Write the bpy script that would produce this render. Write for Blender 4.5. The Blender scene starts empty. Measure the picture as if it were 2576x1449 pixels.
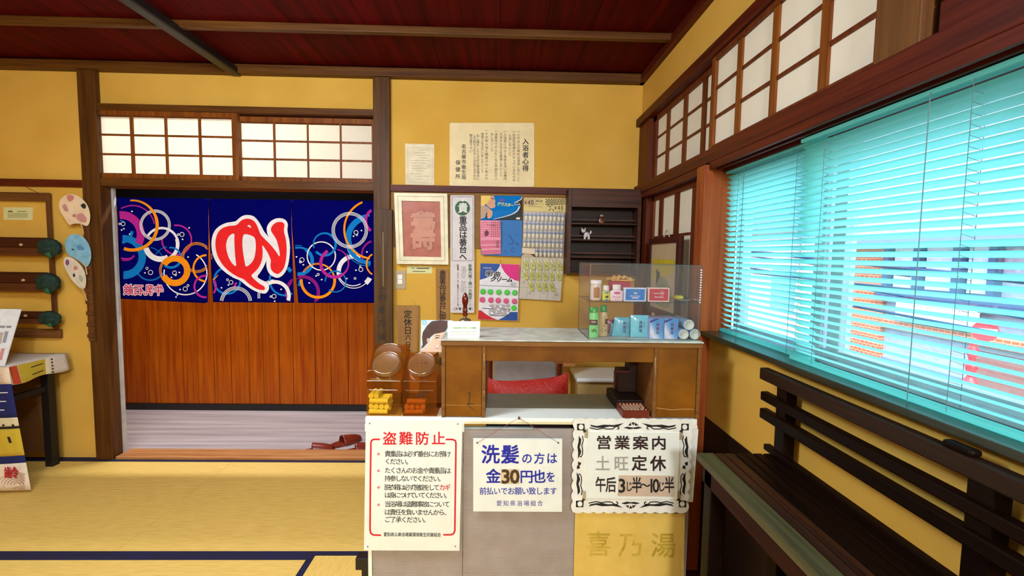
import bpy, bmesh, math, random
from mathutils import Vector, Matrix
from mathutils.geometry import tessellate_polygon
random.seed(7)
SC = bpy.context.scene
COL = SC.collection

def C(r, g, b):
    def f(c):
        c /= 255.0
        return c / 12.92 if c <= .04045 else ((c + .055) / 1.055) ** 2.4
    return (f(r), f(g), f(b), 1.0)

# ------------------------------------------------------------------ camera
F_PX, PITCH, YAW, ROLL, EYE = 1151.59, .0716030871, .0236225864, -.0152333827, 1.36
_cy, _sy, _cp, _sp = math.cos(YAW), math.sin(YAW), math.cos(PITCH), math.sin(PITCH)
FW = Vector((_sy * _cp, _cy * _cp, -_sp))
_r0 = Vector((_cy, -_sy, 0)); _d0 = FW.cross(_r0)
RT = _r0 * math.cos(ROLL) + _d0 * math.sin(ROLL)
DN = -_r0 * math.sin(ROLL) + _d0 * math.cos(ROLL)
CAM = Vector((0, 0, EYE))
cd = bpy.data.cameras.new('camera'); cam = bpy.data.objects.new('camera', cd); COL.objects.link(cam)
cd.sensor_fit = 'HORIZONTAL'; cd.sensor_width = 36; cd.lens = 36 * F_PX / 2576
cd.clip_start = .02; cd.clip_end = 300
mr = Matrix((RT, -DN, -FW)).transposed().to_4x4(); mr.translation = CAM
cam.matrix_world = mr
SC.camera = cam

# ------------------------------------------------------------------ world, sun, corridor lamp, fill lights, exposure
w = bpy.data.worlds.new('sky'); SC.world = w; w.use_nodes = True
nt = w.node_tree; bg = nt.nodes['Background']
sky = nt.nodes.new('ShaderNodeTexSky'); sky.sky_type = 'NISHITA'; sky.sun_disc = False
sky.sun_elevation = math.radians(48); sky.sun_rotation = math.radians(200); sky.air_density = 1.4; sky.dust_density = 3.0
nt.links.new(sky.outputs[0], bg.inputs[0]); bg.inputs[1].default_value = 1.12
sd = bpy.data.lights.new('sun', 'SUN'); sd.energy = .9; sd.angle = .05; sd.color = (1, .95, .88)
so = bpy.data.objects.new('sun', sd); COL.objects.link(so); so.rotation_euler = (math.radians(40), math.radians(-28), 0)
# the sun stands behind this side of the house: it lights the street fronts opposite

def area(name, loc, size, power, color, target=None, sx=None):
    l = bpy.data.lights.new(name, 'AREA'); l.shape = 'RECTANGLE'; l.size = sx or size; l.size_y = size
    l.energy = power; l.color = color
    o = bpy.data.objects.new(name, l); COL.objects.link(o); o.location = loc
    d = (Vector(target) - Vector(loc)) if target else Vector((0, 0, -1))
    o.rotation_euler = d.to_track_quat('-Z', 'Y').to_euler()
    return o
def point_light(name, loc, power, color, r=.16):
    l = bpy.data.lights.new(name, 'POINT'); l.energy = power; l.color = color; l.shadow_soft_size = r
    o = bpy.data.objects.new(name, l); COL.objects.link(o); o.location = loc
    return o
COOL = (.86, 1.0, 1.14)
point_light('wall_fill', (-1.1, 1.05, 2.14), 42, COOL)  # added point fill so that light reaches the upper walls
point_light('wall_fill_rear', (.30, -2.0, 2.10), 175, COOL)  # added fill behind the camera: frontal on the back wall, grazing the right one
area('down_fill', (-1.35, .72, 2.40), .5, 22, COOL, sx=1.2)  # added downward fill for the mats and other level surfaces
area('down_fill_rear', (.1, -1.2, 2.40), .5, 20, COOL, sx=1.2)  # second added downward fill, behind the camera
area('corridor_lamp_light', (-1.95, 3.42, 2.38), .10, 33, (.97, 1.0, 1.03), sx=1.6)

SC.view_settings.view_transform = 'Standard'; SC.view_settings.look = 'None'
SC.view_settings.gamma = 1; SC.view_settings.exposure = .45
try: SC.view_settings.use_curve_mapping = False
except Exception: pass

# ------------------------------------------------------------------ materials
MATS = {}
def mat(name, col, rough=.6, col2=None, kind=None, axis='x', scale=1.0, metal=0, bump=0, spec=None, coat=0, emit=None, mix=1.0):
    if name in MATS: return MATS[name]
    m = bpy.data.materials.new(name); m.use_nodes = True; MATS[name] = m
    n = m.node_tree.nodes; L = m.node_tree.links; b = n['Principled BSDF']
    b.inputs['Roughness'].default_value = rough; b.inputs['Metallic'].default_value = metal
    if spec is None and kind in ('wood', 'plaster'): spec = .25
    if spec is not None: b.inputs['Specular IOR Level'].default_value = spec
    if coat: b.inputs['Coat Weight'].default_value = coat; b.inputs['Coat Roughness'].default_value = .2
    b.inputs['Base Color'].default_value = C(*col)
    if col2 is None: col2 = tuple(max(0, c * .9) for c in col)
    tc = n.new('ShaderNodeTexCoord'); mp = n.new('ShaderNodeMapping'); L.new(tc.outputs['Object'], mp.inputs[0])
    ns = n.new('ShaderNodeTexNoise'); L.new(mp.outputs[0], ns.inputs[0]); ns.inputs['Detail'].default_value = 6
    if kind == 'wood':
        s = [55, 55, 55]; s['xyz'.index(axis)] = 2.2
        mp.inputs['Scale'].default_value = [v * scale for v in s]; ns.inputs['Scale'].default_value = 1.0
        ns.inputs['Roughness'].default_value = .65
    elif kind == 'plaster':
        ns.inputs['Scale'].default_value = 3 * scale
    else:
        ns.inputs['Scale'].default_value = 14 * scale
    cr = n.new('ShaderNodeValToRGB'); L.new(ns.outputs['Fac'], cr.inputs[0])
    cr.color_ramp.elements[0].position = .32; cr.color_ramp.elements[1].position = .68
    cr.color_ramp.elements[0].color = C(*col2); cr.color_ramp.elements[1].color = C(*col)
    L.new(cr.outputs[0], b.inputs['Base Color'])
    if kind == 'plaster' or bump:
        n2 = n.new('ShaderNodeTexNoise'); L.new(tc.outputs['Object'], n2.inputs[0])
        n2.inputs['Scale'].default_value = 260 if kind == 'plaster' else 90 * scale
        bp = n.new('ShaderNodeBump'); bp.inputs['Strength'].default_value = bump or .25; bp.inputs['Distance'].default_value = .002
        src = ns if kind == 'wood' else n2
        L.new(src.outputs['Fac'], bp.inputs['Height']); L.new(bp.outputs[0], b.inputs['Normal'])
    return m

def flat(name, col, rough=.55):
    """printed ink or plain plastic: one colour with a faint mottling"""
    return mat(name, col, rough, tuple(c * .95 for c in col), scale=2)

def clear(name, tint, gloss=.08, rough=.03, fres=.5, milk=0, mcol=(200, 195, 190)):
    if name in MATS: return MATS[name]
    m = bpy.data.materials.new(name); m.use_nodes = True; MATS[name] = m
    n = m.node_tree.nodes; L = m.node_tree.links; n.clear()
    o = n.new('ShaderNodeOutputMaterial'); mx = n.new('ShaderNodeMixShader')
    t = n.new('ShaderNodeBsdfTransparent'); g = n.new('ShaderNodeBsdfGlossy')
    t.inputs[0].default_value = (*tint, 1); g.inputs['Roughness'].default_value = rough
    lw = n.new('ShaderNodeLayerWeight'); lw.inputs[0].default_value = .35
    ma = n.new('ShaderNodeMath'); ma.operation = 'MULTIPLY_ADD'; ma.inputs[1].default_value = fres; ma.inputs[2].default_value = gloss
    L.new(lw.outputs['Facing'], ma.inputs[0]); L.new(ma.outputs[0], mx.inputs[0])
    first = t.outputs[0]
    if milk:
        d = n.new('ShaderNodeBsdfDiffuse'); d.inputs[0].default_value = C(*mcol); m2 = n.new('ShaderNodeMixShader'); m2.inputs[0].default_value = milk
        L.new(t.outputs[0], m2.inputs[1]); L.new(d.outputs[0], m2.inputs[2]); first = m2.outputs[0]
    L.new(first, mx.inputs[1]); L.new(g.outputs[0], mx.inputs[2]); L.new(mx.outputs[0], o.inputs[0])
    return m

def sheet(name, col, trans, tcol=None, rough=.8):
    """thin sheet that lets light through: paper, slat, cloth"""
    if name in MATS: return MATS[name]
    m = bpy.data.materials.new(name); m.use_nodes = True; MATS[name] = m
    n = m.node_tree.nodes; L = m.node_tree.links; n.clear()
    o = n.new('ShaderNodeOutputMaterial'); mx = n.new('ShaderNodeMixShader'); mx.inputs[0].default_value = trans
    d = n.new('ShaderNodeBsdfDiffuse'); t = n.new('ShaderNodeBsdfTranslucent')
    tc = n.new('ShaderNodeTexCoord'); ns = n.new('ShaderNodeTexNoise'); ns.inputs['Scale'].default_value = 25; ns.inputs['Detail'].default_value = 5
    L.new(tc.outputs['Object'], ns.inputs[0]); cr = n.new('ShaderNodeValToRGB'); L.new(ns.outputs['Fac'], cr.inputs[0])
    cr.color_ramp.elements[0].color = C(*[c * .97 for c in col]); cr.color_ramp.elements[1].color = C(*col)
    L.new(cr.outputs[0], d.inputs[0]); t.inputs[0].default_value = C(*(tcol or col))
    L.new(d.outputs[0], mx.inputs[1]); L.new(t.outputs[0], mx.inputs[2]); L.new(mx.outputs[0], o.inputs[0])
    return m

M = {}
M['plaster'] = mat('ochre_plaster', (224, 178, 80), .9, (214, 166, 68), 'plaster')
M['post'] = mat('aged_post_wood', (98, 60, 20), .5, (66, 35, 7), 'wood', 'z', bump=.2)
M['beam'] = mat('aged_beam_wood', (108, 66, 20), .5, (72, 36, 6), 'wood', 'x', bump=.2)
M['red_x'] = mat('red_brown_rail', (100, 32, 8), .5, (64, 12, 2), 'wood', 'x', bump=.2, spec=.3)
M['red_y'] = mat('red_brown_beam', (100, 32, 6), .5, (60, 10, 1), 'wood', 'y', bump=.2, spec=.3)
M['red_z'] = mat('red_brown_post', (112, 46, 12), .5, (70, 18, 4), 'wood', 'z', bump=.2)
M['orange_z'] = mat('orange_brown_post', (168, 88, 34), .5, (130, 56, 16), 'wood', 'z', bump=.15)
M['ceil'] = mat('ceiling_board', (98, 2, 0), .75, (60, 1, 0), 'wood', 'y', .5, spec=.1)
M['dark'] = mat('near_black_wood', (34, 14, 8), .5, (16, 6, 4), 'wood', 'y')
M['dark_x'] = mat('near_black_wood_x', (44, 20, 12), .5, (20, 8, 5), 'wood', 'x')
M['kumiko'] = mat('lattice_wood', (146, 84, 24), .5, (104, 48, 10), 'wood', 'z')
M['kumiko_dark'] = mat('dark_lattice_wood', (120, 58, 20), .5, (84, 32, 8), 'wood', 'z')
M['panel'] = mat('orange_panel_wood', (182, 92, 8), .38, (142, 54, 2), 'wood', 'z', .8)
M['tatami'] = None
M['paper'] = sheet('shoji_paper', (250, 244, 230), .5)
M['paper_r'] = sheet('shoji_paper_side', (246, 238, 216), .10)
M['white'] = mat('white_laminate', (246, 244, 234), .4, (240, 238, 226))
M['black'] = flat('black_paint', (18, 16, 18), .45)
M['ink'] = flat('black_ink', (22, 16, 14), .7)
M['red_ink'] = flat('red_ink', (214, 18, 34), .6)
M['blue_ink'] = flat('blue_ink', (20, 30, 160), .6)
M['chrome'] = mat('chrome', (210, 210, 210), .25, metal=1)
M['alu'] = mat('aluminium_sash', (176, 196, 200), .35, metal=.15)
M['desk'] = mat('desk_wood', (138, 84, 4), .5, (98, 52, 0), 'plaster', scale=2)
M['desk_edge'] = mat('desk_edge_wood', (138, 92, 42), .55, (104, 62, 24), 'wood', 'x')
M['board_tan'] = mat('tan_board', (152, 112, 62), .7, (138, 98, 52), 'wood', 'x', .4)

# ------------------------------------------------------------------ mesh helpers
class MB:
    def __init__(s): s.v = []; s.f = []; s.sm = []
    def add(s, vs, fs, smooth=False):
        o = len(s.v); s.v += [tuple(p) for p in vs]
        for f in fs: s.f.append([i + o for i in f]); s.sm.append(smooth)
        return s
    def box(s, x0, x1, y0, y1, z0, z1):
        if x0 > x1: x0, x1 = x1, x0
        if y0 > y1: y0, y1 = y1, y0
        if z0 > z1: z0, z1 = z1, z0
        v = [(x0,y0,z0),(x1,y0,z0),(x1,y1,z0),(x0,y1,z0),(x0,y0,z1),(x1,y0,z1),(x1,y1,z1),(x0,y1,z1)]
        return s.add(v, [(0,3,2,1),(4,5,6,7),(0,1,5,4),(1,2,6,5),(2,3,7,6),(3,0,4,7)])
    def cyl(s, p0, p1, r0, r1=None, n=16, caps=True):
        r1 = r0 if r1 is None else r1
        p0, p1 = Vector(p0), Vector(p1); a = (p1 - p0).normalized()
        u = a.orthogonal().normalized(); w_ = a.cross(u)
        vs = []
        for p, r in ((p0, r0), (p1, r1)):
            for i in range(n):
                t = 2 * math.pi * i / n; vs.append(p + (u * math.cos(t) + w_ * math.sin(t)) * r)
        s.add(vs, [(i, (i + 1) % n, n + (i + 1) % n, n + i) for i in range(n)], True)
        if caps: s.add(vs, [list(range(n))[::-1], list(range(n, 2 * n))])
        return s
    def lathe(s, prof, c, axis=(0, 0, 1), n=20, sx=1, sy=1):
        """prof: (radius, height) pairs from the base up"""
        a = Vector(axis).normalized(); u = Vector((1, 0, 0)) if abs(a.x) < .9 else Vector((0, 1, 0))
        u = (u - a * u.dot(a)).normalized(); w_ = a.cross(u); c = Vector(c); vs = []
        for r, h in prof:
            for i in range(n):
                t = 2 * math.pi * i / n; vs.append(c + a * h + u * (math.cos(t) * r * sx) + w_ * (math.sin(t) * r * sy))
        fs = [(k * n + i, k * n + (i + 1) % n, (k + 1) * n + (i + 1) % n, (k + 1) * n + i) for k in range(len(prof) - 1) for i in range(n)]
        s.add(vs, fs, True)
        s.add(vs, [list(range(n))[::-1], list(range((len(prof) - 1) * n, len(prof) * n))])
        return s
    def tube(s, pts, r, n=8):
        for a, b in zip(pts[:-1], pts[1:]): s.cyl(a, b, r, n=n)
        return s
    def ext(s, poly, vec):
        """solid from a planar polygon (3D points) pushed along vec"""
        n = len(poly); v = Vector(vec); P = [Vector(p) for p in poly]
        t = [list(x) for x in tessellate_polygon([P])]
        s.add(P + [p + v for p in P], t + [[i + n for i in x][::-1] for x in t] + [(i, (i + 1) % n, n + (i + 1) % n, n + i) for i in range(n)])
        return s
    def face(s, poly):
        P = [Vector(p) for p in poly]; s.add(P, [list(x) for x in tessellate_polygon([P])]); return s
    def grid(s, fn, nu, nv, smooth=True):
        vs = [fn(i / nu, j / nv) for j in range(nv + 1) for i in range(nu + 1)]
        s.add(vs, [(j*(nu+1)+i, j*(nu+1)+i+1, (j+1)*(nu+1)+i+1, (j+1)*(nu+1)+i) for j in range(nv) for i in range(nu)], smooth)
        return s

def link(name, me, parent=None, loc=(0, 0, 0)):
    o = bpy.data.objects.new(name, me); COL.objects.link(o); o.location = loc
    if parent: o.parent = parent
    return o
def wloc(o):
    v = Vector((0, 0, 0))
    while o: v += o.location; o = o.parent
    return v
def build(name, mb, m, parent=None, bevel=0, label=None, solid=0, smooth=False):
    me = bpy.data.meshes.new(name)
    if not mb.v: mb.v = [(0, 0, 0)]
    if parent: org = wloc(parent)
    else:
        xs = [p[0] for p in mb.v]; ys = [p[1] for p in mb.v]; zs = [p[2] for p in mb.v]
        org = Vector(((min(xs) + max(xs)) / 2, (min(ys) + max(ys)) / 2, min(zs)))
    me.from_pydata([(p[0] - org.x, p[1] - org.y, p[2] - org.z) for p in mb.v], [], mb.f)
    for p, s_ in zip(me.polygons, mb.sm): p.use_smooth = s_ or smooth
    me.materials.append(m if not isinstance(m, str) else M[m]); me.update()
    o = link(name, me, parent, (0, 0, 0) if parent else org)
    if solid:
        md = o.modifiers.new('solid', 'SOLIDIFY'); md.thickness = solid; md.offset = 0
    if bevel:
        md = o.modifiers.new('bevel', 'BEVEL'); md.width = bevel; md.segments = 2; md.limit_method = 'ANGLE'
    if label: o['label'] = label
    return o
def tag(o, label, cat, group=None, kind=None):
    o['label'] = label; o['category'] = cat
    if group: o['group'] = group
    if kind: o['kind'] = kind
    return o
def thing(name, loc, label, cat, group=None):
    o = bpy.data.objects.new(name, None); COL.objects.link(o); o.location = loc; o.empty_display_size = .05
    return tag(o, label, cat, group)
def struct(name, mb, m, parent=None, **k):
    o = build(name, mb, m, parent, **k)
    if not parent: o['kind'] = 'structure'
    return o
def snode(name, loc=(0, 0, 0)):
    o = bpy.data.objects.new(name, None); COL.objects.link(o); o.location = loc; o['kind'] = 'structure'; return o
def clone(o, dx=(0, 0, 0), parent=None):
    c = o.copy(); COL.objects.link(c); c.parent = parent if parent else o.parent; c.location = o.location + Vector(dx)
    for ch in list(o.children):
        d = ch.copy(); COL.objects.link(d); d.parent = c
        for g in list(ch.children):
            e = g.copy(); COL.objects.link(e); e.parent = d
    return c

# a measured pixel of the survey photograph turned into a point on a real plane
def at(x, y, ax, val):
    v = FW * F_PX + RT * (x - 1288) + DN * (y - 724.5)
    t = (val - CAM[ax]) / v[ax]
    return CAM + v * t
def onY(Y): return lambda x, y: at(x, y, 1, Y)
def onX(X): return lambda x, y: at(x, y, 0, X)
def rect(pl, x0, y0, x1, y1):
    return [pl(x0, y0), pl(x1, y0), pl(x1, y1), pl(x0, y1)]
def wrect(Y, x0, y0, x1, y1):
    """upright world rectangle on plane Y: X0, X1, Z0, Z1"""
    xm, ym = (x0 + x1) / 2, (y0 + y1) / 2
    return at(x0, ym, 1, Y).x, at(x1, ym, 1, Y).x, at(xm, y1, 1, Y).z, at(xm, y0, 1, Y).z
def rrect(x0, y0, x1, y1, r, n=5):
    P = []
    for cx, cy_, a0 in ((x1 - r, y0 + r, -90), (x1 - r, y1 - r, 0), (x0 + r, y1 - r, 90), (x0 + r, y0 + r, 180)):
        for i in range(n + 1):
            a = math.radians(a0 + 90 * i / n); P.append((cx + r * math.cos(a), cy_ + r * math.sin(a)))
    return P
def ell(cx, cy_, rx, ry, n=24, a0=0):
    return [(cx + rx * math.cos(a0 + 2 * math.pi * i / n), cy_ + ry * math.sin(a0 + 2 * math.pi * i / n)) for i in range(n)]
def soft(P, n=2):
    for _ in range(n):
        Q = []
        for (x0, y0), (x1, y1) in zip(P, P[1:] + P[:1]): Q += [(x0 * .75 + x1 * .25, y0 * .75 + y1 * .25), (x0 * .25 + x1 * .75, y0 * .25 + y1 * .75)]
        P = Q
    return P
def softline(P, n=2):
    for _ in range(n):
        Q = [P[0]]
        for (x0, y0), (x1, y1) in zip(P[:-1], P[1:]): Q += [(x0 * .75 + x1 * .25, y0 * .75 + y1 * .25), (x0 * .25 + x1 * .75, y0 * .25 + y1 * .75)]
        P = Q + [P[-1]]
    return P
def pp(pl, pts): return [pl(x, y) for x, y in pts]
def plate(name, pts, Y, m, parent=None, th=.002, **k):
    """flat board whose outline is measured in pixels, lying on plane Y, th thick away from the viewer"""
    return build(name, MB().ext(pp(onY(Y), pts), (0, th, 0)), m, parent, **k)
def box_part(name, r, Y, depth, m, parent=None, **k):
    x0, x1, z0, z1 = r
    return build(name, MB().box(x0, x1, Y, Y + depth, z0, z1), m, parent, **k)
def ring(mb, pl, cx, cy_, r, w_, a0=0, a1=360, clip=None, w1=None):
    n = max(6, int(abs(a1 - a0) / 7.5)); w1 = w_ if w1 is None else w1
    for i in range(n):
        q = []
        ok = True
        for t, s_ in ((i, -1), (i, 1), (i + 1, 1), (i + 1, -1)):
            a = math.radians(a0 + (a1 - a0) * t / n); ww = w_ + (w1 - w_) * t / n
            x, y = cx + (r + s_ * ww / 2) * math.cos(a), cy_ - (r + s_ * ww / 2) * math.sin(a)
            q.append((x, y))
            if clip and not clip(x, y): ok = False
        if ok: mb.add(pp(pl, q), [(0, 1, 2, 3)])
def stroke(mb, pl, pts, w_, w1=None):
    n = len(pts); w1 = w_ if w1 is None else w1
    for i in range(n - 1):
        (x0, y0), (x1, y1) = pts[i], pts[i + 1]; dx, dy = x1 - x0, y1 - y0; l = math.hypot(dx, dy) or 1
        nx, ny = -dy / l, dx / l; a = (w_ + (w1 - w_) * i / (n - 1)) / 2; b = (w_ + (w1 - w_) * (i + 1) / (n - 1)) / 2
        mb.add(pp(pl, [(x0+nx*a, y0+ny*a), (x1+nx*b, y1+ny*b), (x1-nx*b, y1-ny*b), (x0-nx*a, y0-ny*a)]), [(0, 1, 2, 3)])
        if w_ > 1.2 and i:
            P_ = [Vector(p) for p in pp(pl, ell(x0, y0, a, a, 8))]; tow = (CAM - P_[0]).normalized() * 5e-5; mb.face([p + tow for p in P_])

def scanfill(mb, pl, polys, dy=1.0, dx=9):
    """even-odd fill in thin rows, so that a print can follow a waving cloth"""
    ys = [p[1] for P in polys for p in P]; y = min(ys) + 1e-3; yend = max(ys) - 1e-3
    def xs(y):
        r = []
        for P in polys:
            for (x0, y0), (x1, y1) in zip(P, P[1:] + P[:1]):
                if (y0 <= y) != (y1 <= y): r.append(x0 + (y - y0) / (y1 - y0) * (x1 - x0))
        return sorted(r)
    while y < yend:
        y2 = min(y + dy, yend); a, b = xs(y), xs(y2)
        if len(a) != len(b): b = a
        for i in range(0, len(a) - 1, 2):
            n = max(1, int((a[i + 1] - a[i]) / dx))
            for k in range(n):
                f0, f1 = k / n, (k + 1) / n
                mb.add(pp(pl, [(a[i] + (a[i+1]-a[i]) * f0, y), (a[i] + (a[i+1]-a[i]) * f1, y), (b[i] + (b[i+1]-b[i]) * f1, y2), (b[i] + (b[i+1]-b[i]) * f0, y2)]), [(0, 1, 2, 3)])
        y = y2

# ------------------------------------------------------------------ lettering
_G = {}
_tc = bpy.data.curves.new('letters', 'FONT'); _to = bpy.data.objects.new('letters', _tc); COL.objects.link(_to)
def glyph(ch, bold):
    k = ch
    if k in _G: return _G[k]
    _tc.body = ch; _tc.resolution_u = 2
    dg = bpy.context.evaluated_depsgraph_get(); me = bpy.data.meshes.new_from_object(_to.evaluated_get(dg))
    vs = [(v.co.x, v.co.y) for v in me.vertices]; fs = [list(p.vertices) for p in me.polygons]
    bpy.data.meshes.remove(me); _G[k] = (vs, fs); return _G[k]
def put(mb, pl, ch, cx, cy_, sx, sy=None, bold=0, mirror=False, skew=0, tight=False, rot=False):
    """one character centred at pixel (cx, cy_), cell sx by sy pixels"""
    if ch in ' \u3000': return
    vs, fs = glyph(ch, bold)
    if not vs: return
    sy = sy or sx; ox, oy = .46, .33
    if tight or ord(ch) < 0x2000:
        xs = [v[0] for v in vs]; ys = [v[1] for v in vs]; ox = (min(xs) + max(xs)) / 2
        if tight: oy = (min(ys) + max(ys)) / 2
        else: oy = .33
    sh = [(0, 0)]
    if bold: nb = 8 if bold > .05 else 4; sh = [(bold * math.cos(2 * math.pi * (i + .5) / nb), bold * math.sin(2 * math.pi * (i + .5) / nb)) for i in range(nb)]
    for q_, (bx, by) in enumerate(sh):
        out = []
        for x, y in vs:
            u, v = (x - ox) * 1.06 + bx, (y - oy) * 1.06 + by
            if rot: u, v = v, -u
            if mirror: u = -u
            u += skew * v
            out.append(pl(cx + u * sx, cy_ - v * sy))
        if q_:
            out = [Vector(p) for p in out]; tow = (CAM - out[0]).normalized() * (6e-5 * q_); out = [p + tow for p in out]
        mb.add(out, fs)
def text(mb, pl, s, x0, y0, x1, y1, size, size_y=None, **k):
    """characters spread evenly from the first centre to the last centre"""
    n = len(s)
    for i, ch in enumerate(s):
        t = i / max(1, n - 1)
        put(mb, pl, ch, x0 + (x1 - x0) * t, y0 + (y1 - y0) * t, size, size_y, rot=(ch in 'ー・' and abs(x1 - x0) < abs(y1 - y0) and ch == 'ー'), **k)
def T(name, pl, m, parent, items, **k):
    mb = MB()
    for it in items: text(mb, pl, *it[:6], *(it[6:7] or ()), **k)
    return build(name, mb, m, parent)
# ------------------------------------------------------------------ special materials
def weave(name, axis):
    m = bpy.data.materials.new(name); m.use_nodes = True
    n = m.node_tree.nodes; L = m.node_tree.links; b = n['Principled BSDF']; b.inputs['Roughness'].default_value = .55
    tc = n.new('ShaderNodeTexCoord'); wv = n.new('ShaderNodeTexWave'); wv.bands_direction = axis
    wv.inputs['Scale'].default_value = 62; wv.inputs['Distortion'].default_value = .6; wv.inputs['Detail'].default_value = 2
    L.new(tc.outputs['Object'], wv.inputs[0])
    mp = n.new('ShaderNodeMapping'); mp.inputs['Scale'].default_value = (6, 60, 1) if axis == 'Y' else (60, 6, 1)
    L.new(tc.outputs['Object'], mp.inputs[0])
    ns = n.new('ShaderNodeTexNoise'); ns.inputs['Scale'].default_value = 2; ns.inputs['Detail'].default_value = 5; L.new(mp.outputs[0], ns.inputs[0])
    mx = n.new('ShaderNodeMath'); mx.operation = 'MULTIPLY_ADD'; mx.inputs[1].default_value = .45
    L.new(wv.outputs['Fac'], mx.inputs[0]); L.new(ns.outputs['Fac'], mx.inputs[2])
    cr = n.new('ShaderNodeValToRGB'); cr.color_ramp.elements[0].position = .35; cr.color_ramp.elements[1].position = .95
    cr.color_ramp.elements[0].color = C(218, 174, 76); cr.color_ramp.elements[1].color = C(246, 208, 112)
    L.new(mx.outputs[0], cr.inputs[0]); L.new(cr.outputs[0], b.inputs['Base Color'])
    bp = n.new('ShaderNodeBump'); bp.inputs['Strength'].default_value = .35; bp.inputs['Distance'].default_value = .002
    L.new(wv.outputs['Fac'], bp.inputs['Height']); L.new(bp.outputs[0], b.inputs['Normal'])
    return m
M['tat_x'] = weave('tatami_weave', 'Y'); M['tat_y'] = weave('tatami_weave_front', 'X')
M['navy_band'] = mat('navy_border_cloth', (14, 14, 62), .8, (8, 6, 44))
M['carpet'] = mat('grey_pink_lino', (196, 184, 182), .45, (150, 138, 140), 'wood', 'x', .35)

# ------------------------------------------------------------------ floor and tatami
XW, YB = .861, 2.9
fl = snode('floor')
FZ = .03   # the mats stand a finger above the boards
struct('subfloor', MB().box(-4.5, 1.0, -2.6, 2.9, -.12, -.05), M['dark'], fl)
struct('corridor_floor', MB().box(-4.5, 1.0, 3.0, 3.98, -.12, 0), M['carpet'], fl)
mats_ = [(-3.505, -1.685, 1.941, 2.872, 'x'), (-1.685, .10, 1.941, 2.872, 'x'), (.10, .70, 1.941, 2.872, 'x'),
         (-2.67, -.83, 1.075, 1.941, 'x'), (-4.49, -2.67, 1.075, 1.941, 'x'), (-.83, .08, .165, 1.941, 'y'), (.08, .70, .165, 1.941, 'y'),
         (-4.49, -3.505, 1.941, 2.872, 'x'), (-2.67, -.83, .165, 1.075, 'x'), (-4.49, -2.67, .165, 1.075, 'x')]
for i, (x0, x1, y0, y1, a) in enumerate(mats_):
    t = struct('tatami_mat', MB().box(x0 + .0006, x1 - .0006, y0 + .0006, y1 - .0006, -.05, FZ), M['tat_x' if a == 'x' else 'tat_y'], fl)
    e = MB(); bwid = .029
    if a == 'x': e.box(x0, x1, y0 + .0005, y0 + bwid, FZ - .002, FZ + .0012); e.box(x0, x1, y1 - bwid, y1 - .0005, FZ - .002, FZ + .0012)
    else: e.box(x0 + .0005, x0 + bwid, y0, y1, FZ - .002, FZ + .0012); e.box(x1 - bwid, x1 - .0005, y0, y1, FZ - .002, FZ + .0012)
    build('cloth_border', e, M['navy_band'], t)
for k in range(9):
    y0 = -2.55 + k * .3 if k < 9 else 0
    struct('floor_board', MB().box(-4.49, .70, y0, y0 + .298, -.05, FZ), M['dark_x'], fl)
for k in range(12):
    struct('floor_board', MB().box(.702, .86, -2.5 + k * .45, -2.5 + k * .45 + .448, -.05, FZ - .002), M['red_y'], fl)
struct('door_sill', MB().box(-2.43, -.70, 2.872, 3.0, -.05, FZ + .018), mat('sill_wood', (205, 148, 92), .45, (160, 96, 50), 'wood', 'x'), fl, bevel=.003)
struct('floor_edge_strip', MB().box(-4.49, -2.40, 2.872, 2.9, -.05, FZ + .001).box(-.70, .86, 2.872, 2.9, -.05, FZ + .001), M['navy_band'], fl)

# ------------------------------------------------------------------ back wall
Z = lambda x, y, Y=YB: at(x, y, 1, Y).z
X_ = lambda x, y, Y=YB: at(x, y, 1, Y).x
wb = snode('wall_back')
struct('plaster_panel', MB().box(-4.5, -2.52, 2.9, 3.0, 0, 1.745), M['plaster'], wb)
struct('plaster_panel', MB().box(-4.5, -2.52, 2.9, 3.0, 1.76, 2.5), M['plaster'], wb)
struct('plaster_panel', MB().box(-2.52, -.75, 2.9, 3.0, 2.22, 2.5), M['plaster'], wb)
struct('plaster_panel', MB().box(-.75, XW + .04, 2.9, 3.0, 1.77, 2.5), M['plaster'], wb)
struct('plaster_panel', MB().box(-.75, XW + .04, 2.9, 3.0, -.05, 1.77), M['plaster'], wb)
struct('post', MB().box(X_(192, 190, 2.865), X_(237, 190, 2.865), 2.865, 2.945, 0, 2.44), M['post'], wb, bevel=.003, label='weathered post left of the doorway')
struct('post', MB().box(-.793, -.692, 2.865, 3.0, 0, 2.44), M['post'], wb, bevel=.003, label='weathered post right of the doorway')
struct('rail', MB().box(-4.5, -2.55, 2.88, 2.9, 1.733, 1.776), M['red_x'], wb)
struct('rail', MB().box(-.692, XW, 2.87, 2.9, 1.742, 1.782), M['red_x'], wb, bevel=.002)
struct('lintel', MB().box(-2.47, -.79, 2.872, 3.0, 1.742, 1.792), M['beam'], wb, bevel=.003)
struct('upper_rail', MB().box(-2.47, -.79, 2.872, 3.0, 2.195, 2.232), M['beam'], wb, bevel=.002)
struct('cornice_rail', MB().box(-4.5, XW, 2.845, 2.9, 2.42, 2.47), M['beam'], wb, bevel=.003)
struct('backing_board', MB().box(-.692, .46, 2.884, 2.9, 1.40, 1.742), M['board_tan'], wb)
struct('door_stop', MB().box(-2.47, at(291, 480, 1, 2.965).x, 2.947, 2.965, .046, 1.74), mat('grey_plastic_strip', (190, 186, 180), .5), wb)
struct('door_jamb', MB().box(-.80, -.76, 2.9, 3.0, 0, 1.745), M['post'], wb, bevel=.002)
wb['label'] = 'ochre plaster wall between weathered posts'

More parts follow.
